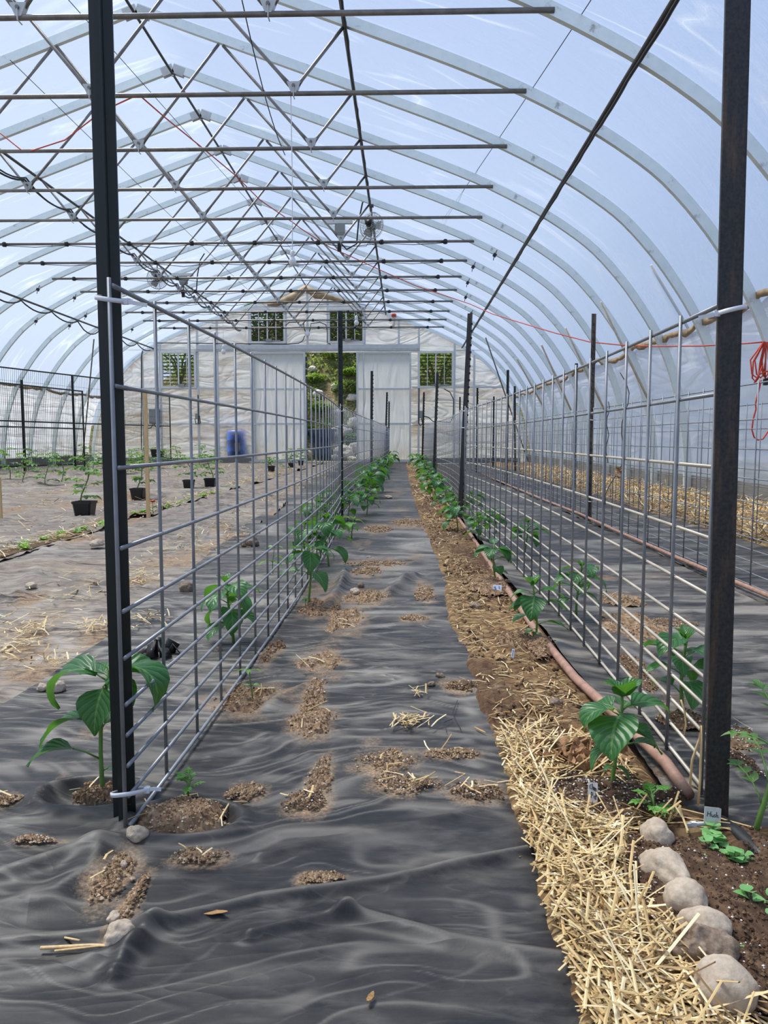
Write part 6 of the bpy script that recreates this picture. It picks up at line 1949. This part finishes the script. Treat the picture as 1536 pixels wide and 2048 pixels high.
RK = [(-1.75, 22.9, .33), (-1.45, 23.1, .25), (-1.9, 23.6, .3), (-1.55, 23.9, .22), (-2.35, 23.3, .17), (-1.2, 22.8, .24), (-2.95, 22.9, .22), (-3.2, 23.2, .2), (-1.65, 24.6, .18), (-2.2, 25.0, .16), (-2.75, 24.8, .17), (-1.3, 24.2, .25), (-2.5, 22.75, .16), (-2.05, 22.6, .2), (-1.5, 22.5, .16), (-3.0, 25.6, .14), (-1.8, 26.2, .16), (-2.6, 26.6, .14), (-2.0, 24.2, .12)]
for k, (x, y, r) in enumerate(RK):
    import bmesh
    bm = bmesh.new(); bmesh.ops.create_icosphere(bm, subdivisions=3, radius=1)
    for v in bm.verts:
        p = v.co.normalized(); v.co = p * r * (1 + .3 * mnoise.noise(p * 1.3 + Vector((k * 5, 0, 0))) + .12 * mnoise.noise(p * 4 + Vector((0, k, 0)))); v.co.z *= .75
    me = bpy.data.meshes.new('boulder'); bm.to_mesh(me); bm.free(); me.materials.append(M['rock'])
    o = bpy.data.objects.new('boulder', me); COL.objects.link(o); o.location = (x, y, hz(x, y) + r * .3)
    tag(o, 'pale boulder on the bank seen through the open door', 'boulder', 'pale boulders on the bank behind the door')


def shrub(c, rx, ry, rz, n, ls, lab, mat, name='shrub', seed=0):
    rnd = random.Random(seed)
    o = thing(name, lab, 'shrub', (c[0], c[1], c[2] - rz))
    fo, st = MB(), MB(); fo.uv = []
    for k in range(n):
        a, b = rnd.uniform(0, 2 * PI), math.acos(rnd.uniform(-1, 1)); r = rnd.uniform(.55, 1.0) ** .6
        p = Vector((c[0] + rx * r * math.sin(b) * math.cos(a), c[1] + ry * r * math.sin(b) * math.sin(a), c[2] + rz * r * math.cos(b)))
        leaf(fo, p, rnd.uniform(0, 6.28), rnd.uniform(-.3, .9), ls * rnd.uniform(.7, 1.4), ls * .6, .6, n=2, rnd=rnd, wave=0)
    for k in range(6):
        a = k * 1.05
        st.tube([(c[0], c[1], c[2] - rz - .2), (c[0] + rx * .3 * math.cos(a), c[1] + ry * .3 * math.sin(a), c[2]), (c[0] + rx * .7 * math.cos(a), c[1] + ry * .7 * math.sin(a), c[2] + rz * .5)], .03, 5)
    fo.build('foliage', M[mat], o); st.build('branches', M['stemdark'], o)
    return o


shrub((-4.5, 24.6, 4.3), .95, .8, .8, 2600, .13, 'green shrub behind the upper left window', 'shrubdark', seed=1)
shrub((-1.8, 24.7, 4.35), .95, .8, .75, 2600, .13, 'dark shrub behind the upper right window', 'shrubdark', seed=2)
shrub((1.0, 23.6, 2.85), .95, .7, .8, 3000, .12, 'bright leafy shrub behind the lower right window', 'shrub', seed=3)
shrub((-7.0, 24.2, 3.2), .8, .6, .5, 900, .12, 'light shrub over the bank behind the lower left window', 'shrub', seed=4)
for k, (x, y, s, lab) in enumerate(((-1.75, 25.4, .3, 'small bush above the boulders behind the door gap'), (-2.9, 25.2, .32, 'small bush on the upper bank, left edge of the door gap'), (-2.35, 23.0, .22, 'weeds right above the dark blue tub'), (-1.9, 24.9, .45, 'leafy bush high on the bank behind the door gap'), (-2.6, 24.3, .35, 'low green bush on the bank behind the door gap, left part'), (-1.5, 23.4, .3, 'green weeds at the foot of the bank, right of the tub'), (-2.9, 23.6, .3, 'bush low on the bank above the dark blue tub'), (-2.3, 26.0, .5, 'bright bush near the top of the bank behind the door gap'))):
    shrub((x, y, hz(x, y) + s * .3), s, s * .7, s * .5, 420, .09, lab, 'shrub', 'bush', 10 + k)
# dark blue tub outside
c = Vector((E(645, 905).x * 22.3 / YEND, 22.3, zg(22.3) + .06))
o = thing('tub', 'dark blue plastic tub standing outside the open door', 'tub', c)
mb = MB(); mb.lathe([(.0, .0), (.26, 0), (.27, .3), (.25, .34), (.3, .4), (.38, .8), (.42, .84), (.42, .88), (.38, .88), (.33, .5), (0, .45)], 28, tuple(c)); mb.build('tub_body', M['bluetub'], o, True)
mb = MB()
for k in range(14):
    a = 2 * PI * k / 14; mb.box(c + Vector((.36 * math.cos(a), .36 * math.sin(a), .62)), (.03, .03, .3), Matrix.Rotation(a, 3, 'Z'))
mb.build('rib', M['bluetub'], o)
# weeds all over the bank
rnd = random.Random(78); fo = MB(); fo.uv = []
for k in range(3200):
    x = rnd.uniform(-8.5, .8) if k % 3 == 0 else rnd.uniform(-3.6, -.9); y = rnd.uniform(22.5, 28)
    if float(vn(np.array(x * 1.3), np.array(y * 1.3), 88)) < -.05: continue
    leaf(fo, (x, y, hz(x, y) + rnd.uniform(0, .1)), rnd.uniform(0, 6.28), rnd.uniform(.1, 1.2), rnd.uniform(.06, .16), .07, .6, n=2, rnd=rnd, wave=0)
tag(fo.build('weeds', M['shrub']), 'scattered green weeds growing on the stony bank', 'weeds', None, 'stuff')
# grass tufts before the bank
rnd = random.Random(77); mb = MB()
for k in range(500):
    x = rnd.uniform(-3.4, -.8); y = rnd.uniform(21.9, 23.0); h_ = rnd.uniform(.05, .2); a = rnd.uniform(0, 6.28)
    z = hz(x, y); mb.add([(x - .006, y, z - .02), (x + .006, y, z - .02), (x + .03 * math.cos(a), y + .03 * math.sin(a), z + h_), (x, y + .004, z - .02)], [(0, 1, 2), (1, 3, 2), (3, 0, 2)])
tag(mb.build('grass', M['shrub']), 'green grass growing outside the open door', 'grass', None, 'stuff')

# ------------------------------------------------------------------ light
w = bpy.data.worlds.new('sky'); scene.world = w; w.use_nodes = True
nt = w.node_tree; nt.nodes.clear()
ow = nt.nodes.new('ShaderNodeOutputWorld'); bg = nt.nodes.new('ShaderNodeBackground')
tc = nt.nodes.new('ShaderNodeTexCoord'); sp = nt.nodes.new('ShaderNodeSeparateXYZ')
nt.links.new(tc.outputs['Generated'], sp.inputs[0])
cr = nt.nodes.new('ShaderNodeValToRGB'); nt.links.new(sp.outputs['Z'], cr.inputs['Fac'])
e = cr.color_ramp.elements
e[0].position = 0.0; e[0].color = (.62, .74, .95, 1)
e[1].position = .75; e[1].color = (.23, .40, .86, 1)
x_ = e.new(.25); x_.color = (.48, .64, .95, 1)
# paler towards the sun, on the left
mx = nt.nodes.new('ShaderNodeMixRGB'); mx.inputs['Color2'].default_value = (.86, .91, 1.0, 1)
mr = nt.nodes.new('ShaderNodeMapRange'); mr.inputs['From Min'].default_value = .3; mr.inputs['From Max'].default_value = -.75; mr.inputs['To Min'].default_value = 0; mr.inputs['To Max'].default_value = .24
nt.links.new(sp.outputs['X'], mr.inputs['Value']); nt.links.new(mr.outputs[0], mx.inputs['Fac']); nt.links.new(cr.outputs[0], mx.inputs['Color1'])
nt.links.new(mx.outputs[0], bg.inputs['Color']); bg.inputs['Strength'].default_value = SKY
nt.links.new(bg.outputs[0], ow.inputs['Surface'])
sd = bpy.data.lights.new('sun', 'SUN'); sd.energy = SUN; sd.angle = R_(20); sd.color = (1, .96, .88)
so = bpy.data.objects.new('sun', sd); COL.objects.link(so)
so.rotation_euler = Vector((.33, -.27, -.9)).to_track_quat('-Z', 'Y').to_euler()

vs_ = scene.view_settings
vs_.view_transform = 'Standard'; vs_.look = 'None'; vs_.gamma = 1.0; vs_.exposure = EXPO
vs_.use_curve_mapping = False
cy = scene.cycles
cy.use_denoising = True
cy.max_bounces = 10; cy.diffuse_bounces = 4; cy.glossy_bounces = 3; cy.transmission_bounces = 6; cy.transparent_max_bounces = 16
cy.sample_clamp_indirect = 6
cy.caustics_reflective = False; cy.caustics_refractive = False
